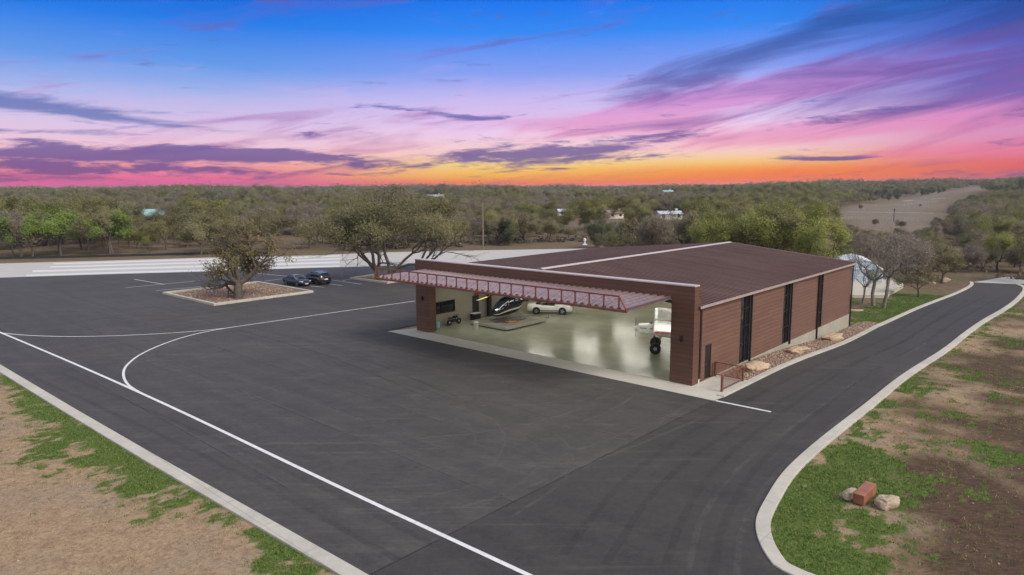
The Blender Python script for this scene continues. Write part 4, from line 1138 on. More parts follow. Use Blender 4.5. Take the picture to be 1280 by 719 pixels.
b = MB(); b.lathe([(.16, .0), (.15, .10), (.10, .22), (.02, .30)], 12, 'x', (0.01, 0, 1.86)); b.build('spinner', WHITEP, pl, True)
b = MB(); b.prism([(.12, -.04, 1.9), (.12, -.09, 2.4), (.12, -.05, 2.62), (.12, .03, 2.62), (.12, .06, 2.4), (.12, .04, 1.9)], (.03, 0, 0)); b.prism([(.12, -.04, 1.82), (.12, -.06, 1.3), (.12, -.03, 1.1), (.12, .05, 1.1), (.12, .09, 1.3), (.12, .04, 1.82)], (.03, 0, 0)); pr = b.build('propeller', BLACK, pl)
b = MB(); b.prism([(-5.9, -.02, 1.1), (-6.2, -.02, 2.0), (-6.7, -.02, 2.05), (-6.9, -.02, 1.0)], (0, .04, 0)); b.build('tail_fin', mat('red_paint', (.50, .03, .03), .3), pl)

# small things along the beige wall
t = thing('motorbike', 'small black motorbike leaning by the beige wall under the window', 'motorbike', B(27.2, 4.0, .03), math.pi / 2 - TH)
for x in (.62, -.62):
    m = MB(); m.lathe([(.20, -.05), (.29, -.055), (.30, 0), (.29, .055), (.20, .05)], 18, 'y'); w = m.build('wheel', TYRE, t); w.location = (x, 0, .30)
    m = MB(); m.lathe([(.02, -.06), (.07, -.06), (.07, .06), (.02, .06)], 10, 'y'); m.build('hub', STEELW, w)
b = MB(); b.tube([(.62, 0, .30), (.42, 0, .86)], .035, 6); b.tube([(-.62, 0, .30), (-.1, 0, .42), (.3, 0, .7)], .04, 6); b.box(-.28, .22, -.14, .14, .28, .56, .04); b.build('frame', BLACK, t)
MB().box(-.1, .36, -.14, .14, .66, .86, .06).build('tank', BLACKP, t); MB().box(-.75, -.12, -.13, .13, .64, .76, .04).build('seat', SEAT, t)
b = MB(); b.tube([(.36, -.36, 1.02), (.42, -.1, .92), (.42, .1, .92), (.36, .36, 1.02)], .018, 6); b.build('handlebar', BLACK, t)
b = MB(); b.lathe([(.02, 0), (.20, .0), (.215, .03), (.215, .22), (.222, .25), (.215, .28), (.215, .5), (.20, .54), (.06, .55), (.06, .6), (.02, .6)], 16); br = b.build('water_jug', mat('pale_blue_plastic', (.25, .55, .68), .35, var=.12), None, True); br.location = B(27.3, 1.95, .03)
tag(br, 'pale blue plastic drum on the floor beside the motorbike', 'drum')
b = MB(); b.lathe([(.02, 0), (.06, 0), (.06, .95), (.05, .98), (.02, .98)], 12); o = b.build('pipe_post', STEELW); o.location = B(27.75, 1.5, .03); tag(o, 'thin white pipe standing against the beige wall behind the drum', 'pipe')
b = MB(); b.lathe([(.02, 0), (.20, 0), (.22, .03), (.22, .62), (.245, .64), (.245, .70), (.19, .74), (.02, .75)], 18); o = b.build('waste_bin', mat('cream_plastic', (.66, .62, .54), .4, var=.06), None, True); o.location = B(23.9, 3.7, .03); tag(o, 'cream lidded bin standing alone on the hangar floor before the platform', 'bin')
b = MB(); b.box(-.3, .3, -.45, .45, .0, .62, .02); o = thing('tool_cart', 'low black cart with a white top beside the dark doorway', 'cart', B(27.45, 7.2, .03), -TH)
b.build('body', BLACK, o); MB().box(-.32, .32, -.47, .47, .624, .68, .01).build('top', STEELW, o)
rb = MB(); rb.box(-.12, .12, -.33, .33, 0, .42, .02); rb.box(.121, .14, -.25, .25, .08, .34); o = rb.build('red_box', mat('red_enamel', (.45, .02, .015), .4)); o.location = B(27.78, 7.85, 2.45); o.rotation_euler = (0, 0, -TH)
tag(o, 'red box fixed to the beige wall above the dark doorway', 'box')

# rust block between two pale boulders on the lawn
p = W(1066.5, 624); boulder('boulder', 'pale limestone boulder holding up the far end of the rusty block, squarish one', (p.x - .05, p.y + .1, .16), .34, .25, .26, 4, PALEL, .5)
p = W(1108, 633); boulder('boulder', 'pale limestone boulder at the near side of the rusty block, round one', (p.x, p.y, .16), .42, .34, .30, 12, PALEL, .25)
p = W(1085, 630)
bn = MB().box(-.22, .22, -.72, .72, 0, .44, .012).build('rust_block', mat('rust_block', (.25, .095, .055), .5, var=.3, vscale=2.0)); bn.location = (p.x + .10, p.y + .48, .03); bn.rotation_euler = (R(3), 0, R(-46))
tag(bn, 'rust brown steel block bench resting between two pale boulders on the grass', 'bench')
# ------------------------------------------------------------------ trees
def frustums(segs, n=6):
    V = []; Q = []
    ang = np.arange(n) * 2 * np.pi / n
    for (a, c, r0, r1) in segs:
        a = np.asarray(a); c = np.asarray(c); d = c - a; L = np.linalg.norm(d) + 1e-9; d = d / L
        h = np.array([0, 0, 1.]) if abs(d[2]) < .9 else np.array([1., 0, 0])
        x = np.cross(d, h); x /= np.linalg.norm(x); y = np.cross(d, x)
        k = len(V) * 2 * n
        ca, sa = np.cos(ang)[:, None], np.sin(ang)[:, None]
        V.append(np.concatenate([a + (x * ca + y * sa) * r0, c + d * r1 * .4 + (x * ca + y * sa) * r1]))
        i = np.arange(n); j = (i + 1) % n
        Q.append(np.stack([k + i, k + j, k + n + j, k + n + i], 1))
    return np.concatenate(V), np.concatenate(Q)

def grow(rg, p, d, L, r, lv, spec, segs, tips):
    n = spec.get('seg', 3); p = np.array(p, float); d = np.array(d, float)
    taper = spec.get('taper', .62); r0 = r
    for k in range(n):
        d = d + rg.normal(0, spec['wander'], 3) + np.array([0, 0, spec.get('up', .05) * (1 if lv < 2 else .3)])
        d /= np.linalg.norm(d); q = p + d * L / n; r1 = r0 * (1 - (1 - taper) * (k + 1) / n) / (1 - (1 - taper) * k / n)
        segs.append((p.copy(), q.copy(), r0, r1))
        if lv >= spec['levels'] - 1: tips.append((q.copy(), lv))
        p, r0 = q, r1
        if lv >= 1 and k < n - 1 and rg.random() < spec.get('side', .5):
            e = d + rg.normal(0, .75, 3); e /= np.linalg.norm(e)
            if lv < spec['levels']: grow(rg, p, e, L * spec['ratio'] * .8, r0 * .6, lv + 1, spec, segs, tips)
    if lv < spec['levels']:
        m = rg.integers(*spec['kids'])
        for _ in range(m):
            e = d + rg.normal(0, spec['split'], 3); e[2] += spec.get('flat', 0) * .0
            e /= np.linalg.norm(e)
            grow(rg, p, e, L * spec['ratio'] * rg.uniform(.8, 1.15), r0 * rg.uniform(.6, .78), lv + 1, spec, segs, tips)
    else:
        tips.append((p.copy(), lv + 1))

def leaf_quads(rg, centers, per, rad, size, centroid, aspect=(1.0, 1.0), flatz=.75, out=1.35):
    C = np.asarray(centers); k = len(C)
    tb = np.repeat(rg.random(k), per); th = np.repeat(rg.random(k), per)
    P = np.repeat(C, per, 0) + rg.normal(0, 1, (k * per, 3)) * rad * np.array([1, 1, flatz])
    n = len(P)
    o = P - centroid; o /= np.linalg.norm(o, axis=1)[:, None] + 1e-6
    N_ = rg.normal(0, 1, (n, 3)); N_ /= np.linalg.norm(N_, axis=1)[:, None]
    N_ = N_ + o * out + np.array([0, 0, .25]); N_ /= np.linalg.norm(N_, axis=1)[:, None]
    T = np.cross(N_, rg.normal(0, 1, (n, 3))); T /= np.linalg.norm(T, axis=1)[:, None] + 1e-9
    U = np.cross(N_, T); s = size * rg.uniform(.55, 1.3, (n, 1))
    a, b_ = T * s * aspect[0], U * s * aspect[1]
    V = np.stack([P - a - b_ * .4, P + a * .3 - b_, P + a + b_ * .4, P - a * .3 + b_], 1)
    t0 = np.clip(tb * .65 + rg.random(n) * .35, 0, 1); t1 = np.clip(th * .7 + rg.random(n) * .3, 0, 1)
    col = np.repeat(np.stack([t0, t1, t0], 1), 4, 0)
    return V.reshape(-1, 3), col

BARK = mat('oak_bark', (.085, .068, .055), .9, var=.35, vscale=4, bump=.6, bscale=9)
GBARK = mat('grey_bark', (.17, .145, .125), .9, var=.3, vscale=4, bump=.5, bscale=9)
LEAF = {
    'oak': leaf_mat('olive_leaves', [(.150, .145, .066), (.195, .180, .086), (.215, .178, .104), (.175, .180, .072)]),
    'green': leaf_mat('spring_leaves', [(.150, .165, .042), (.185, .185, .055), (.205, .185, .075), (.165, .158, .068)]),
    'juniper': leaf_mat('juniper_leaves', [(0.058, 0.078, 0.036), (0.085, 0.104, 0.047), (0.111, 0.111, 0.058)]),
    'bare': leaf_mat('grey_twigs', [(0.201, 0.170, 0.136), (0.247, 0.201, 0.167), (0.184, 0.159, 0.109), (0.259, 0.201, 0.161)]),
}
SPEC = {
    'oak': dict(levels=4, wander=.20, up=.06, ratio=.72, kids=(2, 4), split=.55, side=.45, taper=.66),
    'green': dict(levels=4, wander=.16, up=.10, ratio=.72, kids=(2, 4), split=.48, side=.45, taper=.66),
    'juniper': dict(levels=3, wander=.16, up=.10, ratio=.62, kids=(3, 5), split=.70, side=.7, taper=.6),
    'bare': dict(levels=4, wander=.15, up=.10, ratio=.72, kids=(2, 4), split=.45, side=.6, taper=.6),
}
def proto(kind, H, seed, per=16, size=.17, rad=.42, trunk=(.24, .17), dirs=None, fine=1.0, spread=1.0, leafkeep=1.0, mats=None, low=.36, wr=None):
    rg = np.random.default_rng(seed); sp = SPEC[kind]; segs = []; tips = []
    tr = trunk[0]; th = H * trunk[1]
    lean = rg.normal(0, .12, 2)
    p0 = np.array([0, 0, -.15]); p1 = np.array([lean[0] * th, lean[1] * th, th])
    mid_ = (p0 + p1) / 2 + np.append(rg.normal(0, .04 * th, 2), 0)
    segs += [(p0, mid_, tr * 1.25, tr), (mid_, p1, tr, tr * .9)]
    n0 = rg.integers(3, 6) if dirs is None else len(dirs)
    L0 = H * .30
    for k in range(n0):
        if dirs is None:
            a = 2 * np.pi * (k + rg.uniform(-.3, .3)) / n0; el_ = rg.uniform(.45, 1.15) / max(spread, .3)
            d = np.array([math.cos(a) * math.cos(el_), math.sin(a) * math.cos(el_), math.sin(el_)]); LL = L0 * rg.uniform(.85, 1.2)
        else:
            d = np.array(dirs[k][:3], float); d /= np.linalg.norm(d); LL = L0 * dirs[k][3]
        grow(rg, p1, d, LL, tr * rg.uniform(.5, .7), 1, sp, segs, tips)
    top = max(max(s[1][2] for s in segs), .1); f = (H - rad * .6) / top
    cs = np.array([t[0] for t in tips]); 
    if leafkeep < 1: cs = cs[rg.random(len(cs)) < leafkeep]
    keep = cs[:, 2] * f > H * (.06 if kind == 'juniper' else low)
    if keep.sum() > 20: cs = cs[keep]
    rr = np.hypot(cs[:, 0], cs[:, 1]) * f; fx = f
    if wr: fx = f * np.clip(wr * H / np.percentile(rr, 93), .55, 1.6)
    F3 = np.array([fx, fx, f])
    segs = [(a * F3, c * F3, max(r0, .012), max(r1, .01)) for a, c, r0, r1 in segs]; cs = cs * F3
    cen = cs.mean(0) - np.array([0, 0, H * .12])
    tv, tq = frustums(segs, 6)
    bk, lf = mats or ((GBARK if kind == 'bare' else BARK), LEAF[kind])
    tm = np_mesh('trunk', tv, tq, bk); tm.polygons.foreach_set('use_smooth', np.ones(len(tm.polygons), bool))
    if kind == 'bare':
        V, c = leaf_quads(rg, cs, per, rad, size, cen, (2.2, .13), .9, .1)
        V2, c2 = leaf_quads(rg, cs, max(1, per // 6), rad, size * .5, cen, (1, .7), .9, .3); V = np.concatenate([V, V2]); c = np.concatenate([c, c2])
    else:
        V, c = leaf_quads(rg, cs, per, rad, size, cen)
    cm = np_mesh('crown', V, np.arange(len(V)).reshape(-1, 4), lf, c)
    w = np.abs(cs[:, :2]).max()
    return dict(trunk=tm, crown=cm, H=H, V=V, c=c, kind=kind, nl=len(V) // 4, w=w)

PRO = {'oak': [proto('oak', 8.6, s, trunk=(.20, .24), spread=1.15, size=.085, wr=.50) for s in (1, 2, 3, 4)],
       'green': [proto('green', 9.0, s, trunk=(.18, .22), size=.085, wr=.44) for s in (5, 6, 7)],
       'juniper': [proto('juniper', 6.2, s, trunk=(.16, .10), per=24, size=.085, rad=.38, spread=.9, wr=.36) for s in (8, 9, 10)],
       'bare': [proto('bare', 7.6, s, trunk=(.15, .24), per=9, size=.20, rad=.5, wr=.44) for s in (14, 15, 16)]}
NAMES = {'oak': ('oak_tree', 'oak'), 'green': ('elm_tree', 'elm'), 'juniper': ('juniper_tree', 'juniper'), 'bare': ('bare_tree', 'bare tree')}
LOOK = {'oak': 'olive brown oak', 'green': 'yellow green elm', 'juniper': 'dark green juniper', 'bare': 'leafless grey tree'}
def plant(kind, x, y, H, label, group=None, pi=None, rz=None, P=None):
    P = P or PRO[kind][rnd.randrange(len(PRO[kind])) if pi is None else pi]
    nm, cat = NAMES[kind]; k = H / P['H']
    t = thing(nm, label, cat, (x, y, float(hgt(x, y)) - .05), rnd.uniform(0, 6.28) if rz is None else rz, group)
    w = rnd.uniform(.92, 1.12); t.scale = (k * w, k * w, k)
    link('trunk', P['trunk'], t); link('crown', P['crown'], t)
    return t

# heroes -------------------------------------------------------------
HERO = leaf_mat('autumn_oak_leaves', [(.115, .122, .056), (.150, .142, .062), (.165, .140, .066), (.22, .155, .060), (.30, .170, .058)], 1.0)
p = W(298, 373.5)
pl1 = [W(*q) for q in ((203, 367.8), (267.7, 382.6), (391.9, 366), (322, 353.8))]
def planter(name, label, pts, fill_label, seed, n):
    r_ = ribbon('kerb', [(q.x, q.y) for q in pts], 0, .34, KERB, .0, .28, 2.5, True)
    t = thing(name, label, 'planter', (0, 0, 0)); del r_['kind']; r_.parent = t
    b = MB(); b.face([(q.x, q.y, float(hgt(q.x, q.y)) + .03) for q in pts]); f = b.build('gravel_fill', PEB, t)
    for q in f.data.polygons:
        if q.normal.z < 0: f.data.flip_normals(); break
    stones('gravel', fill_label, [(x, y, .06) for x, y in scatter_in([(q.x, q.y) for q in pts], n, seed)], PEB2, (.06, .14), seed)
planter('tree_planter', 'wide kerbed gravel planter around the lone oak in the car park', pl1, 'brown gravel filling the planter of the lone oak', 31, 2600)
pl2 = [W(*q) for q in ((437.4, 349), (484, 355), (512, 350.5), (468, 344.5))]
planter('tree_planter', 'smaller kerbed planter under the cluster of leaning oaks beside the hangar', pl2, 'brown gravel in the planter of the leaning oaks', 33, 700)
SPEC['hero'] = dict(levels=5, wander=.24, up=.02, ratio=.74, kids=(2, 4), split=.6, side=.5, taper=.68)
LEAF['hero'] = HERO; NAMES['hero'] = ('oak_tree', 'oak')
hp = proto('hero', 9.8, 23, per=13, size=.085, rad=.34, trunk=(.50, .22), dirs=[(.1, .2, 1.3, 1.25), (-.35, .3, 1.1, 1.15), (.45, -.2, 1.05, 1.05), (-.9, -.2, .62, 1.0), (1.0, .1, .42, 1.25), (-.5, -.5, .75, .8), (.2, .8, .6, .9)], leafkeep=.25, low=.31, wr=.47)
plant('hero', p.x, p.y, 9.7, 'lone spreading oak with rusty autumn leaves in the wide gravel planter', P=hp, rz=0).scale = (1, 1, 1.03)
SPEC['live'] = dict(levels=5, wander=.20, up=.04, ratio=.72, kids=(2, 4), split=.52, side=.45, taper=.68)
LEAF['live'] = leaf_mat('live_oak_leaves', [(.150, .140, .066), (.195, .175, .085), (.205, .178, .100)]); NAMES['live'] = ('oak_tree', 'oak')
l1 = proto('live', 10.4, 41, per=26, size=.065, rad=.50, trunk=(.36, .12), dirs=[(-.75, .1, 1.0, 1.35), (-.1, -.2, 1.2, 1.3), (.28, .3, 1.1, 1.2)], low=.48, wr=.75)
l2 = proto('live', 10.6, 47, per=26, size=.065, rad=.50, trunk=(.30, .10), dirs=[(.05, .1, 1.25, 1.35), (.75, -.1, .85, 1.4), (.5, .4, 1.0, 1.25)], low=.48, wr=.55)
l3 = proto('live', 9.6, 52, per=26, size=.065, rad=.50, trunk=(.28, .10), dirs=[(.8, .05, .9, 1.35), (.45, .2, 1.05, 1.3), (1.0, -.2, .7, 1.1)], low=.50, wr=.62)
q = W(475, 351); plant('live', q.x, q.y, 13.4, 'leaning oak with two dark trunks, first of the cluster beside the hangar', P=l1, rz=0)
q = W(489, 350.5); plant('live', q.x, q.y, 13.6, 'upright middle oak of the cluster beside the hangar', P=l2, rz=0)
q = W(524, 341); plant('live', q.x, q.y, 12.4, 'oak leaning away over the hangar parapet, last of the cluster', P=l3, rz=0)
# trees round the greenhouse
gb = proto('bare', 9.2, 61, per=1, size=.15, rad=.6, trunk=(.20, .44), low=.60, wr=.42, leafkeep=.7)
gb2 = proto('bare', 9.0, 66, per=1, size=.15, rad=.6, trunk=(.18, .48), low=.60, wr=.36, leafkeep=.7)
for (px, py), H, P, lb in (((1092, 382), 9.2, gb, 'tall leafless grey tree on the lawn in front of the greenhouse'), ((1104, 385), 9.4, gb2, 'leaning leafless tree beside the greenhouse pad, nearest to the drive'), ((1078, 379), 5.2, gb2, 'short slender leafless tree by the rear corner of the hangar')):
    q = W(px, py); plant('bare', q.x, q.y, H, lb, P=P, rz=rnd.uniform(0, 6))
for (px, py), H, kd, lb in (((1148, 371), 5.0, 'oak', 'small young oak alone on the litter beyond the lawn'), ((1177, 354), 6.5, 'oak', 'leaning oak at the end of the lawn by the drive'), ((1120, 352), 7.5, 'bare', 'leafless tree just beyond the greenhouse pad'), ((1135, 346), 7.0, 'bare', 'spreading leafless tree behind the young oak')):
    q = W(px, py); plant(kd, q.x, q.y, H, lb)

# woodland ----------------------------------------------------------
EDGE = [(-400, 140), (0, 138), (250, 137), (330, 140), (430, 146), (600, 156), (735, 166), (760, 118), (900, 104), (1050, 102), (1064, 106), (1120, 112), (1200, 116), (1290, 104), (1700, 104)]
def edge(px): return float(np.interp(px, [e[0] for e in EDGE], [e[1] for e in EDGE]))
CLEAR = [[(1048, 270), (1054, 260), (1110, 252), (1165, 245), (1205, 237), (1228, 233), (1230, 236), (1206, 242), (1176, 253), (1164, 264), (1168, 280), (1110, 282), (1056, 276)],
         [(330, 245), (372, 244), (395, 247), (372, 250), (335, 250)], [(177, 247), (214, 247), (214, 262), (177, 262)], [(524, 222), (562, 222), (562, 236), (524, 236)], [(818, 266), (848, 266), (848, 276), (818, 276)], [(753, 265), (780, 265), (780, 274), (753, 274)], [(1256, 262), (1290, 262), (1290, 282), (1256, 282)], [(820, 225), (838, 225), (838, 234), (820, 234)], [(693, 256), (726, 256), (726, 264), (693, 264)]]
HDIST = [0, 420, 300, 620, 330, 300, 150, 700, 330]
cand = []
rows = []; y = 100.0
while y < 2600:
    s = 6.4 if y < 210 else (7.0 if y < 420 else (10 if y < 800 else (17 if y < 1500 else 30)))
    hw = y * .84 + 20; x = -hw
    while x < hw:
        rows.append((x + rnd.uniform(-.42, .42) * s, y + rnd.uniform(-.42, .42) * s, s)); x += s * (1.0 if y > 200 else 1.0)
    y += s
big = {'n': 0}
for x, y, s in rows:
    z = float(hgt(x, y)); px, py = proj(x, y, z)
    if px < -90 or px > 1370 or y < edge(px) : continue
    n = float(fbm(x / 42, y / 42, 91, 3)); n2 = rnd.random()
    dens = float(fbm(x / 26, y / 26, 97, 3))
    if y < 260 and dens < .34 and px < 1060: continue
    if px < 430 and y < edge(px) + 24 and n2 > .70: continue
    if y < edge(px) + 22 and n2 < .18: continue
    if px < 620:
        kd = 'juniper' if n < (.30 if y < 165 else .38) else ('green' if n > .66 or (n2 > (.80 if y < 270 else .92)) else ('bare' if n2 < .30 else 'oak'))
    elif px < 880: kd = 'juniper' if n < .36 else ('green' if n > .60 else ('bare' if n2 < .35 else 'oak'))
    elif px < 1060: kd = 'green' if (n > .40 or y < 150) else ('oak' if n2 > .4 else 'bare')
    else: kd = 'bare' if n2 < .50 and y < 260 else ('juniper' if n < .42 else ('green' if n2 > .88 else 'oak'))
    H = {'oak': rnd.uniform(5.8, 10.2), 'green': rnd.uniform(6.6, 11.0), 'juniper': rnd.uniform(3.8, 7.4), 'bare': rnd.uniform(5.4, 9.2)}[kd]
    if px > 1060 and y < 150: H *= .88
    if px > 1150: H *= .9
    if y < edge(px) + 14 and px < 620: H = max(H, 8.7) if kd != 'juniper' else H
    H *= 1 + (1.5 if y > 260 else .7) * (float(fbm(x / 90, y / 90, 13, 2)) - .5)
    if s > 12: H *= 1.08
    skip = False
    for P, hd_ in zip(CLEAR, HDIST):
        if hd_ and y > hd_: continue
        for hh in (H * 1.05, H * .8, H * .55, H * .3, 0):
            for dx in (-4.2, -2, 0, 2, 4.2):
                a, b_ = proj(x + dx, y, z + hh)
                if in_poly(a, b_, P): skip = True
    if skip and y < 240:   # low brush instead, if it fits under the view line
        H *= .45; skip = any(in_poly(*proj(x, y, z + H * 1.05), P) for P in CLEAR)
    if skip: continue
    cand.append((y, x, z, px, kd, H, s))
cand.sort(key=lambda c: c[0])
NEAR = 280
def zone(px):
    return ('beyond the white runway' if px < 400 else 'behind the leaning oak cluster' if px < 620 else 'behind the hangar roof' if px < 1060 else 'beyond the greenhouse' if px < 1180 else 'beyond the end of the drive')
near = cand[:NEAR]; far = cand[NEAR:]
front = sorted([c for c in near if c[0] < edge(c[3]) + 7.5 and c[3] < 620 and -5 < c[3]], key=lambda c: c[3])
ORD = 'first second third fourth fifth sixth seventh eighth ninth tenth eleventh twelfth thirteenth fourteenth fifteenth sixteenth seventeenth eighteenth nineteenth twentieth'.split()
cnt = {}; flab = {}
for c in front:
    cnt[c[4]] = cnt.get(c[4], 0) + 1; k = cnt[c[4]] - 1
    if k < 20: flab[id(c)] = '%s, %s of its kind from the left along the far runway edge' % (LOOK[c[4]], ORD[k])
for c in near:
    y, x, z, px, kd, H, s = c
    if id(c) in flab: plant(kd, x, y, H, flab[id(c)], 'front row of trees along the runway')
    else:
        zz = zone(px); plant(kd, x, y, H, '%s within the woodland %s' % (LOOK[kd], zz), '%ss within the woodland %s' % (LOOK[kd], zz))
# some single trees that stand out
LEAF['bright'] = leaf_mat('fresh_green_leaves', [(.13, .20, .034), (.165, .235, .045), (.19, .23, .06)], 1.0); SPEC['bright'] = SPEC['green']
BR = [proto('bright', 9.0, 71, trunk=(.2, .24), size=.095, wr=.46), proto('bright', 8.6, 75, trunk=(.2, .30), size=.095, wr=.50)]
for (px, py), H, kd, lb in (((27, 322.5), 9.6, 'green', 'bright green tree standing out at the near end of the runway tree line'), ((76, 319.5), 10.8, 'green', 'tall narrow green tree behind the runway, second bright one'), ((138, 318), 9.4, 'green', 'bright green flat topped tree in the middle of the runway tree line')):
    q = W(px, py); plant(kd, q.x, q.y, H, lb, P=BR[0] if px != 138 else BR[1])

LEAF['fresh'] = leaf_mat('yellow_green_leaves', [(.20, .225, .045), (.24, .25, .060), (.23, .22, .075)], .8); SPEC['fresh'] = SPEC['green']; NAMES['fresh'] = NAMES['bright'] = NAMES['green']
FR = [proto('fresh', 9.5, s, trunk=(.2, .2), size=.085, wr=.46) for s in (81, 84)]
for px, D, H, lb in ((880, 112, 8.5, 'yellow green elm behind the hangar roof, where the ridge ends'), (925, 108, 9.8, 'tall yellow green elm behind the hangar, next to the ridge end'), (968, 113, 11.0, 'tallest yellow green elm behind the hangar'), (1004, 105, 10.0, 'broad yellow green elm behind the rear roof edge'), (1036, 108, 9.6, 'yellow green elm behind the hangar, nearest to the greenhouse'), (1000, 128, 11.2, 'yellow green elm in the second row behind the hangar'), (1238, 150, 8.2, 'round yellow green elm beyond the end of the drive, farther one'), (1252, 118, 7.0, 'spreading yellow green elm beyond the end of the drive, nearer one'), (612, 172, 8.0, 'bright green tree beside the utility pole beyond the runway')):
    plant('fresh', (px - 640) / 851 * D, D, H, lb, P=FR[rnd.randrange(2)])

# the rest of the woods, far off, as one mass
FV = []; FC = []; rg = np.random.default_rng(5)
midw = [c for c in far if c[0] < 760]; far = [c for c in far if c[0] >= 760]
LC = {'oak': [(.120, .108, .058), (.155, .132, .075), (.135, .122, .064)], 'green': [(.125, .145, .045), (.160, .165, .065)], 'juniper': [(.052, .064, .034), (.072, .080, .042)], 'bare': [(.165, .138, .110), (.185, .152, .125)]}
for (y, x, z, px, kd, H, s) in far:
    P = PRO[kd][rnd.randrange(len(PRO[kd]))]
    nq = 620 if y < 260 else (380 if y < 420 else (170 if y < 700 else (170 if y < 1200 else 95)))
    idx = rg.integers(0, P['nl'], nq); Vq = P['V'].reshape(-1, 4, 3)[idx]
    ce = Vq.mean(1, keepdims=True); off = Vq - ce
    if kd == 'bare':
        o2 = rg.normal(0, 1, (nq, 2, 3)); o2 = o2 / np.linalg.norm(o2, axis=2)[:, :, None] * .2
        off = np.stack([-o2[:, 0] - o2[:, 1] * .5, o2[:, 0] * .3 - o2[:, 1], o2[:, 0] + o2[:, 1] * .5, -o2[:, 0] * .3 + o2[:, 1]], 1)
    k = H / P['H']; wsc = k * rnd.uniform(.95, 1.2) * (1 if s < 9 else s / 8.2)
    grow_ = (P['nl'] / nq) ** .5 * .80 * (1 if kd != 'bare' else .5)
    a = rnd.uniform(0, 6.28); ca, sa = math.cos(a), math.sin(a)
    Vq = ce * np.array([wsc, wsc, k]) + off * grow_
    Vr = np.stack([Vq[..., 0] * ca - Vq[..., 1] * sa + x, Vq[..., 0] * sa + Vq[..., 1] * ca + y, Vq[..., 2] + z], -1)
    FV.append(Vr.reshape(-1, 3).astype(np.float32))
    bc = np.array(LC[kd][rnd.randrange(len(LC[kd]))]) * rnd.uniform(.8, 1.2)
    cc = bc[None] * (.55 + .9 * rg.random((nq, 1)))
    FC.append(np.repeat(cc, 4, 0))
FV = np.concatenate(FV); FC = np.concatenate(FC)
def far_bd(g, p, tc):
    at = g.node('ShaderNodeAttribute', attribute_name='tint')
    g.set(p.inputs['Base Color'], at.outputs['Color'])
    tr = g.node('ShaderNodeBsdfTranslucent', ins={'Color': at.outputs['Color']})
    g.set(g.n['Material Output'].inputs['Surface'], g.node('ShaderNodeMixShader', ins={0: .25, 1: p.outputs[0], 2: tr.outputs[0]}).outputs[0])
fm = np_mesh('forest', FV, np.arange(len(FV)).reshape(-1, 4), mat('far_foliage', (.1, .1, .05), .7, spec=.2, build=far_bd), FC)
tag(link('forest', fm, None, 'stuff'), 'distant olive woods stretching to the horizon', 'woodland')
# the middle distance: one object whose points carry whole trees
keys = [(k, i) for k in ('oak', 'green', 'juniper', 'bare') for i in range(len(PRO[k]))]
src = {}
for o in COL.objects:
    if o.type == 'MESH' and o.name.split('.')[0] == 'crown':
        for k, i in keys:
            if o.data is PRO[k][i]['crown'] and (k, i) not in src: src[(k, i)] = o
keys = [k for k in keys if k in src]
P3 = []; IDX = []; SC = []; RZ = []
for (y, x, z, px, kd, H, s) in midw:
    opts = [j for j, k in enumerate(keys) if k[0] == kd]; j = opts[rnd.randrange(len(opts))]
    k = H / PRO[kd][keys[j][1]]['H']; w = k * rnd.uniform(.95, 1.25)
    P3.append((x, y, z - .3)); IDX.append(j); SC.append((w, w, k)); RZ.append((0, 0, rnd.uniform(0, 6.28)))
me = bpy.data.meshes.new('woodland'); me.from_pydata(P3, [], [])
for nm, ty, dat, pr in (('kind_index', 'INT', IDX, 'value'), ('tree_scale', 'FLOAT_VECTOR', SC, 'vector'), ('tree_turn', 'FLOAT_VECTOR', RZ, 'vector')):
    me.attributes.new(nm, ty, 'POINT').data.foreach_set(pr, np.array(dat, np.int32 if ty == 'INT' else np.float32).ravel())
wo = link('woodland', me, None, 'stuff'); tag(wo, 'mass of olive and grey woods in the middle distance', 'woodland')
ng = bpy.data.node_groups.new('woodland', 'GeometryNodeTree'); ng.interface.new_socket('Geometry', in_out='INPUT', socket_type='NodeSocketGeometry'); ng.interface.new_socket('Geometry', in_out='OUTPUT', socket_type='NodeSocketGeometry')
gi = ng.nodes.new('NodeGroupInput'); go = ng.nodes.new('NodeGroupOutput'); jn = ng.nodes.new('GeometryNodeJoinGeometry'); ng.links.new(jn.outputs[0], go.inputs[0])
def named(nm, ty):
    a = ng.nodes.new('GeometryNodeInputNamedAttribute'); a.data_type = ty; a.inputs['Name'].default_value = nm; return a.outputs['Attribute']
ki = named('kind_index', 'INT'); ts = named('tree_scale', 'FLOAT_VECTOR'); tt = named('tree_turn', 'FLOAT_VECTOR')
e2r = ng.nodes.new('FunctionNodeEulerToRotation'); ng.links.new(tt, e2r.inputs[0])
for j, k in enumerate(keys):
    cp = ng.nodes.new('FunctionNodeCompare'); cp.data_type = 'INT'; cp.operation = 'EQUAL'
    ii = [q for q in cp.inputs if q.type == 'INT']; ng.links.new(ki, ii[0]); ii[1].default_value = j
    oi = ng.nodes.new('GeometryNodeObjectInfo'); oi.transform_space = 'ORIGINAL'; oi.inputs['Object'].default_value = src[k]; oi.inputs['As Instance'].default_value = False
    ip = ng.nodes.new('GeometryNodeInstanceOnPoints'); ng.links.new(gi.outputs[0], ip.inputs['Points']); ng.links.new(cp.outputs[0], ip.inputs['Selection'])
    ng.links.new(oi.outputs['Geometry'], ip.inputs['Instance']); ng.links.new(e2r.outputs[0], ip.inputs['Rotation']); ng.links.new(ts, ip.inputs['Scale'])
    ng.links.new(ip.outputs[0], jn.inputs[0])
wo.modifiers.new('trees', 'NODES').node_group = ng
print('trees near', len(near), 'far', len(far), 'quads', len(FV) // 4)

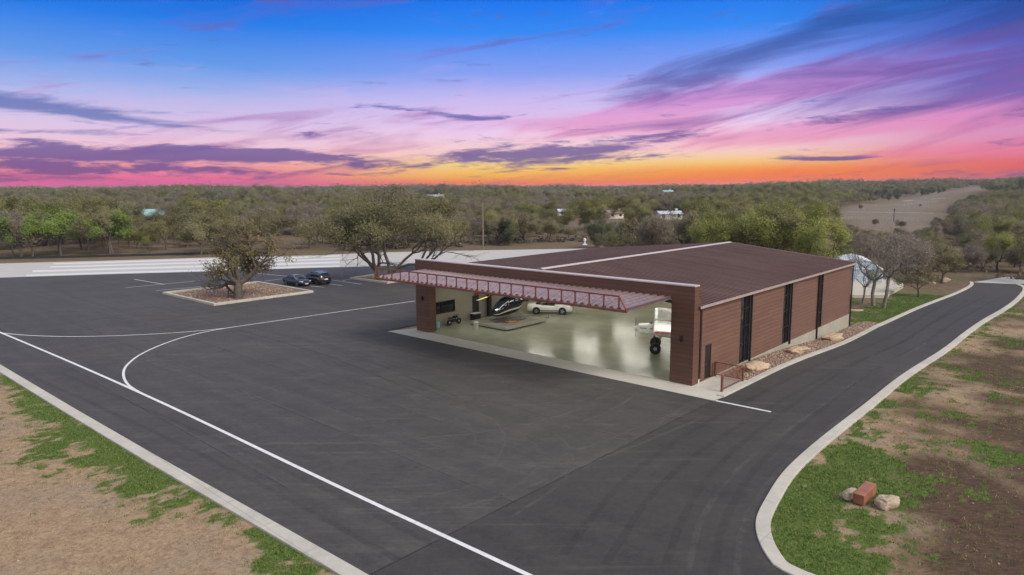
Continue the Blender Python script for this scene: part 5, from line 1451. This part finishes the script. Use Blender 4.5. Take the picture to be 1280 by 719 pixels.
# undergrowth between the nearer trunks
UV_ = []; UC = []
for _ in range(900):
    px = rnd.uniform(420, 1340); y = edge(px) + abs(rnd.gauss(0, 26)) + 1
    x = (px - 640) / 851 * y
    if float(fbm(x / 9, y / 9, 55, 3)) < .5: continue
    sz = rnd.uniform(.3, .9); n = 26
    c = rg.normal(0, 1, (n, 3)) * sz * np.array([.8, .8, .4]) + np.array([x, y, float(hgt(x, y)) + sz * .5])
    v, cl = leaf_quads(rg, c, 1, .05, .22, np.array([x, y, 0]))
    UV_.append(v); bc = np.array(rnd.choice([(.10, .09, .05), (.13, .11, .08), (.06, .07, .03), (.16, .13, .09)])); UC.append(np.repeat(bc[None] * (.6 + .8 * rg.random((n, 1))), 4, 0))
um = np_mesh('undergrowth', np.concatenate(UV_), np.arange(sum(len(v) for v in UV_)).reshape(-1, 4), MATS['far_foliage'], np.concatenate(UC))
tag(link('undergrowth', um, None, 'stuff'), 'low brown scrub under the nearer trees', 'undergrowth')
# ------------------------------------------------------------------ greenhouse, houses, poles, fences
q = W(1100, 357); a0 = W(1064, 359)
ghx = thing('greenhouse', 'white gabled greenhouse with translucent panels behind the hangar', 'greenhouse', ((W(1069, 356)).x, W(1069, 356).y, float(hgt(W(1069, 356).x, W(1069, 356).y)) + .45), -math.radians(20))
WID, EH, AH, DEP = 3.5, 2.0, 3.55, 7.0
PANEL = mat('translucent_panel', (.46, .56, .68), .25, spec=.6, var=.12, vscale=.8)
FRAMEW = mat('white_frame', (.78, .79, .80), .4, var=.05)
prof = [(-WID, 0), (WID, 0), (WID, EH), (1.9, 3.1), (0, AH), (-1.9, 3.1), (-WID, EH)]
b = MB(); b.prism([(x, 0, z) for x, z in prof], (0, DEP, 0)); b.build('panels', PANEL, ghx)
b = MB()
for y in [k * DEP / 6 for k in range(7)]:
    yy = y - .03 if y == 0 else y
    pts = [(x * 1.008, yy, z + .02) for x, z in prof[2:]]
    b.tube([(WID * 1.008, yy, 0)] + pts + [(-WID * 1.008, yy, 0)], .045, 4)
for x, z in ((-2.5, 2.75), (-1.25, 3.3), (0, AH), (1.25, 3.3), (2.5, 2.75), (-3.1, 2.4), (3.1, 2.4)): b.tube([(x, -.05, 0), (x, -.05, z)], .03, 4)
b.tube([(-WID, -.06, EH), (WID, -.06, EH)], .05, 4); b.tube([(-WID, -.06, 1.0), (WID, -.06, 1.0)], .03, 4)
for x, z in prof[2:]: b.tube([(x * 1.01, 0, z + .03), (x * 1.01, DEP, z + .03)], .04, 4)
b.build('frame', FRAMEW, ghx)
d = MB().box(2.0, 3.0, -.10, -.04, .02, 2.0).build('door', mat('green_glass', (.30, .48, .36), .1, spec=.8), ghx)
MB().tube([(2.1, -.13, .95), (2.1, -.13, 1.15)], .015).build('handle', FRAMEW, d)
pad = [W(*p) for p in ((1030, 366), (1064, 371.5), (1107, 372.5), (1129, 359.5), (1112, 351), (1060, 351))]
b = MB(); zb = min(p.z for p in pad) - .3; zt_ = float(hgt(ghx.location.x, ghx.location.y)) + .45
b.prism([(p.x, p.y, zb) for p in pad], (0, 0, zt_ - zb)); o = b.build('raised_pad', concrete_mat('pad_concrete', (.55, .50, .44), 0)); tag(o, 'raised concrete pad with pale edges under the greenhouse', 'concrete pad')
sl = W(1069, 388.5); b = MB(); b.prism([(-1.0, -.3, 0), (-.2, -.42, 0), (.9, -.2, 0), (1.0, .25, 0), (.1, .4, 0), (-.9, .3, 0)], (0, 0, .12)); o = b.build('stone_slab', PALEL); o.location = (sl.x, sl.y, sl.z - .02); tag(o, 'pale flat stone slab on the grass at the rear corner of the hangar', 'stone slab')
for (px, py), sd, lb in (((1162, 356), 3, 'small white boulder beyond the young oak'), ((1181, 352), 9, 'white boulder at the foot of the leaning oak by the drive')):
    q = W(px, py); boulder('boulder', lb, (q.x, q.y, q.z + .2), .7, .5, .4, sd, PALEL)

def house(label, loc, rz, w, d, h, rh, wall, roof, wing=None):
    t = thing('house', label, 'house', loc, rz)
    MB().box(-w / 2, w / 2, -d / 2, d / 2, -1.5, h).build('wall', wall, t)
    b = MB(); e = .5; yb = d / 2 + e
    b.prism([(-w / 2 - e, -yb, h - .1), (-w / 2 - e, 0, h + rh), (-w / 2 - e, yb, h - .1), (-w / 2 - e, yb, h + .08), (-w / 2 - e, 0, h + rh + .2), (-w / 2 - e, -yb, h + .08)], (w + 2 * e, 0, 0)); r_ = b.build('roof', roof, t)
    for s in (-1, 1):
        b = MB(); b.prism([(s * w / 2, -d / 2, h), (s * w / 2, d / 2, h), (s * w / 2, 0, h + rh)], (-s * .1, 0, 0)); b.build('gable', wall, t)
    MB().box(w * .28, w * .28 + .9, -.4, .4, h + rh - .5, h + rh + 1.2).build('chimney', wall, r_)
    for x in np.linspace(-w / 2 + 1.5, w / 2 - 1.5, max(2, int(w / 3.5))):
        wd_ = MB().box(x - .6, x + .6, -d / 2 - .04, -d / 2 - .005, .9, 2.2).build('window', GLASS, t)
        f = MB(); f.box(x - .7, x + .7, -d / 2 - .06, -d / 2 - .042, 2.205, 2.3); f.box(x - .7, x + .7, -d / 2 - .06, -d / 2 - .042, .8, .895); f.build('frame', FRAMEW, wd_)
    if wing:
        ww, wdp, ox = wing
        MB().box(ox - ww / 2, ox + ww / 2, -d / 2 - wdp, -d / 2 - .06, -1.5, h - .3).build('wing', wall, t)
        b = MB(); b.prism([(ox - ww / 2 - e, -d / 2 - wdp - e, h - .35), (ox, -d / 2 - wdp - e, h + rh * .75), (ox + ww / 2 + e, -d / 2 - wdp - e, h - .35)], (0, wdp + d / 2, 0)); b.build('wing_roof', roof, t)
    return t
CREAM = mat('cream_stone', (.55, .48, .38), .8, var=.12); WHITEW = mat('white_render', (.50, .50, .49), .7, var=.06)
TEAL = mat('teal_metal_roof', (.22, .38, .40), .35, var=.12); GREYR = mat('grey_metal_roof', (.42, .45, .50), .35, var=.1); BROWNR = mat('brown_roof', (.20, .14, .11), .7)
def far_at(px, py, D):
    x = (px - 640) / 851 * D * 1.01; z = CAM_H - (py - 227 + .0069 * (px - 640)) / 851 * D
    return (x, D, float(hgt(x, D)))
house('grey and teal metal roofed stone house among the trees beyond the runway', far_at(196, 265, 300), .25, 12, 8, 3.0, 2.2, CREAM, TEAL, (5, 3, 2.0))
house('long white house on the far ridge behind the leaning oaks', far_at(543, 236, 610), -.1, 20, 9, 4.5, 2.4, WHITEW, GREYR)
house('low white metal shed in the woods behind the hangar roof ridge', far_at(834, 276, 285), .1, 9.5, 6, 2.4, 1.0, WHITEW, GREYR)
house('small brown roofed cabin in the woods behind the hangar', far_at(766, 273, 300), .35, 7, 5, 2.2, 1.2, CREAM, BROWNR)
house('white far house below the orange horizon glow', far_at(829, 233, 690), .0, 14, 8, 4.0, 2.0, WHITEW, TEAL)
house('pale low building half hidden in trees behind the utility pole', far_at(710, 263, 330), .05, 10, 6, 2.2, 1.0, CREAM, GREYR)

q = W(604, 311, 0); t = thing('utility_pole', 'tall brown wooden utility pole beyond the runway', 'utility pole', (q.x, q.y, 0))
MB().tube([(0, 0, -.3), (0, 0, 5), (0, 0, 10.2)], [.17, .14, .11], 8).build('pole', mat('pole_wood', (.20, .15, .11), .85, var=.2), t)
MB().box(-.5, .5, -.05, .05, 9.55, 9.67).build('crossarm', mat('pole_wood', (.2, .15, .11)), t)
q = W(1117, 276); t = thing('utility_pole', 'dark slim post standing in the pale clearing', 'utility pole', (q.x, q.y, q.z))
MB().tube([(0, 0, -.3), (0, 0, 4.6)], [.16, .11], 8).build('pole', mat('dark_wood', (.04, .035, .03), .85), t)
MB().box(-.22, .22, -.2, .2, 3.9, 4.45, .04).build('box', BLACK, t)
q = W(731, 306.5, 0); t = thing('runway_marker', 'small white marker post at the far end of the runway', 'marker post', (q.x, q.y, .02))
MB().lathe([(.16, 0), (.16, .9), (.30, .95), (.30, 1.5), (.16, 1.55), (.02, 1.56)], 10).build('post', FRAMEW, t); MB().box(-.5, .5, -.3, .3, .0, .25).build('base', FRAMEW, t)
# ranch fence across the clearing
def fence(name, label, pts, n, hgt_, mt, rails):
    pts = [W(*p) for p in pts]; ln = resample(pts, max(1, sum((c - a).length for a, c in zip(pts, pts[1:])) / n))
    t = thing(name, label, 'fence', (0, 0, 0)); P = [Vector((p.x, p.y, float(hgt(p.x, p.y)))) for p in ln]
    for p in P:
        MB().tube([(p.x, p.y, p.z - .3), (p.x, p.y, p.z + hgt_)], .10, 6).build('post', mt, t)
    b = MB()
    for z in rails:
        for a, c in zip(P, P[1:]): b.tube([a + Vector((0, 0, z)), c + Vector((0, 0, z))], .035, 4)
    b.build('rails', mt, t)
fence('ranch_fence', 'pale ranch fence of posts and rails across the clearing', [(1052, 275), (1085, 275.5), (1130, 277), (1166, 278)], 16, 1.5, mat('weathered_wood', (.42, .38, .33), .8), (.5, .95, 1.35))
fence('ranch_fence', 'farther pale fence along the upper edge of the clearing', [(1078, 257.5), (1130, 258), (1172, 253.5)], 14, 1.7, mat('weathered_wood', (.4, .36, .3)), (.6, 1.4))
fence('ranch_fence', 'dark rail fence at the wood edge behind the young oak', [(1118, 350), (1140, 349), (1160, 350.5), (1172, 351.5)], 7, 1.0, mat('dark_wood', (.04, .035, .03)), (.4, .9))
# black silt fence along the far side of the runway
ln = [W(*p, z=0) for p in ((-90, 325.5), (0, 324), (117, 321.5), (257, 317.8), (330, 317))]
rings = []
for p in resample(ln, 2.0):
    rings.append([(p.x, p.y, -.1), (p.x, p.y, .42 + .05 * math.sin(p.x * 1.7)), (p.x + .0, p.y + .05, .42 + .05 * math.sin(p.x * 1.7)), (p.x, p.y + .05, -.1)])
b = MB(); b.loft(rings); o = b.build('silt_fence', mat('black_fabric', (.015, .015, .016), .8)); tag(o, 'long low black fabric fence along the far edge of the runway', 'fence')

# pale tracks across the clearing and low bushes in it
for pts in ([(1058, 265), (1090, 265.3), (1130, 266), (1168, 266.5)], [(1128, 251.5), (1150, 249.5), (1182, 248)]):
    ribbon('dirt_track', [W(*p) for p in pts], -1.6, 1.6, mat('track_dust', (.42, .37, .31), .9, var=.2, vscale=.4), .03, step=4)
for (px, py), H, kd in (((1150, 259), 2.2, 'oak'), ((1094, 283), 2.6, 'bare'), ((1126, 286), 3.0, 'bare'), ((1076, 262), 3.0, 'bare')):
    q = W(px, py); plant(kd, q.x, q.y, H, 'low %s standing in the open clearing' % ('olive bush' if kd == 'oak' else 'leafless grey bush'), 'bushes in the clearing')

# the evening air
hz = bpy.data.materials.new('evening_air'); hz.use_nodes = True; hz.node_tree.nodes.clear()
g = N(hz.node_tree); pv = g.node('ShaderNodeVolumePrincipled'); pv.inputs['Color'].default_value = (.80, .82, .90, 1); pv.inputs['Density'].default_value = .00014
pv.inputs['Anisotropy'].default_value = .2
g.l.new(pv.outputs[0], g.node('ShaderNodeOutputMaterial').inputs['Volume'])
o = MB().box(-3800, 3800, -420, 4000, -14, 34).build('haze', hz); tag(o, 'thin evening haze over the whole landscape', 'haze', None, 'stuff')

# loose stones on the bare verges
pts = []
sr = random.Random(77)
while len(pts) < 1500:
    x, y = sr.uniform(-44, 50), sr.uniform(17, 62); u, v = uv_of(x, y)
    if (v < -29.6 and x < 2) or (u < -14 and x > 10): pts.append((x, y, float(hgt(x, y)) - .05))
stones('stones', 'small loose stones scattered over the bare verges', pts, PEB2, (.015, .06), 91)
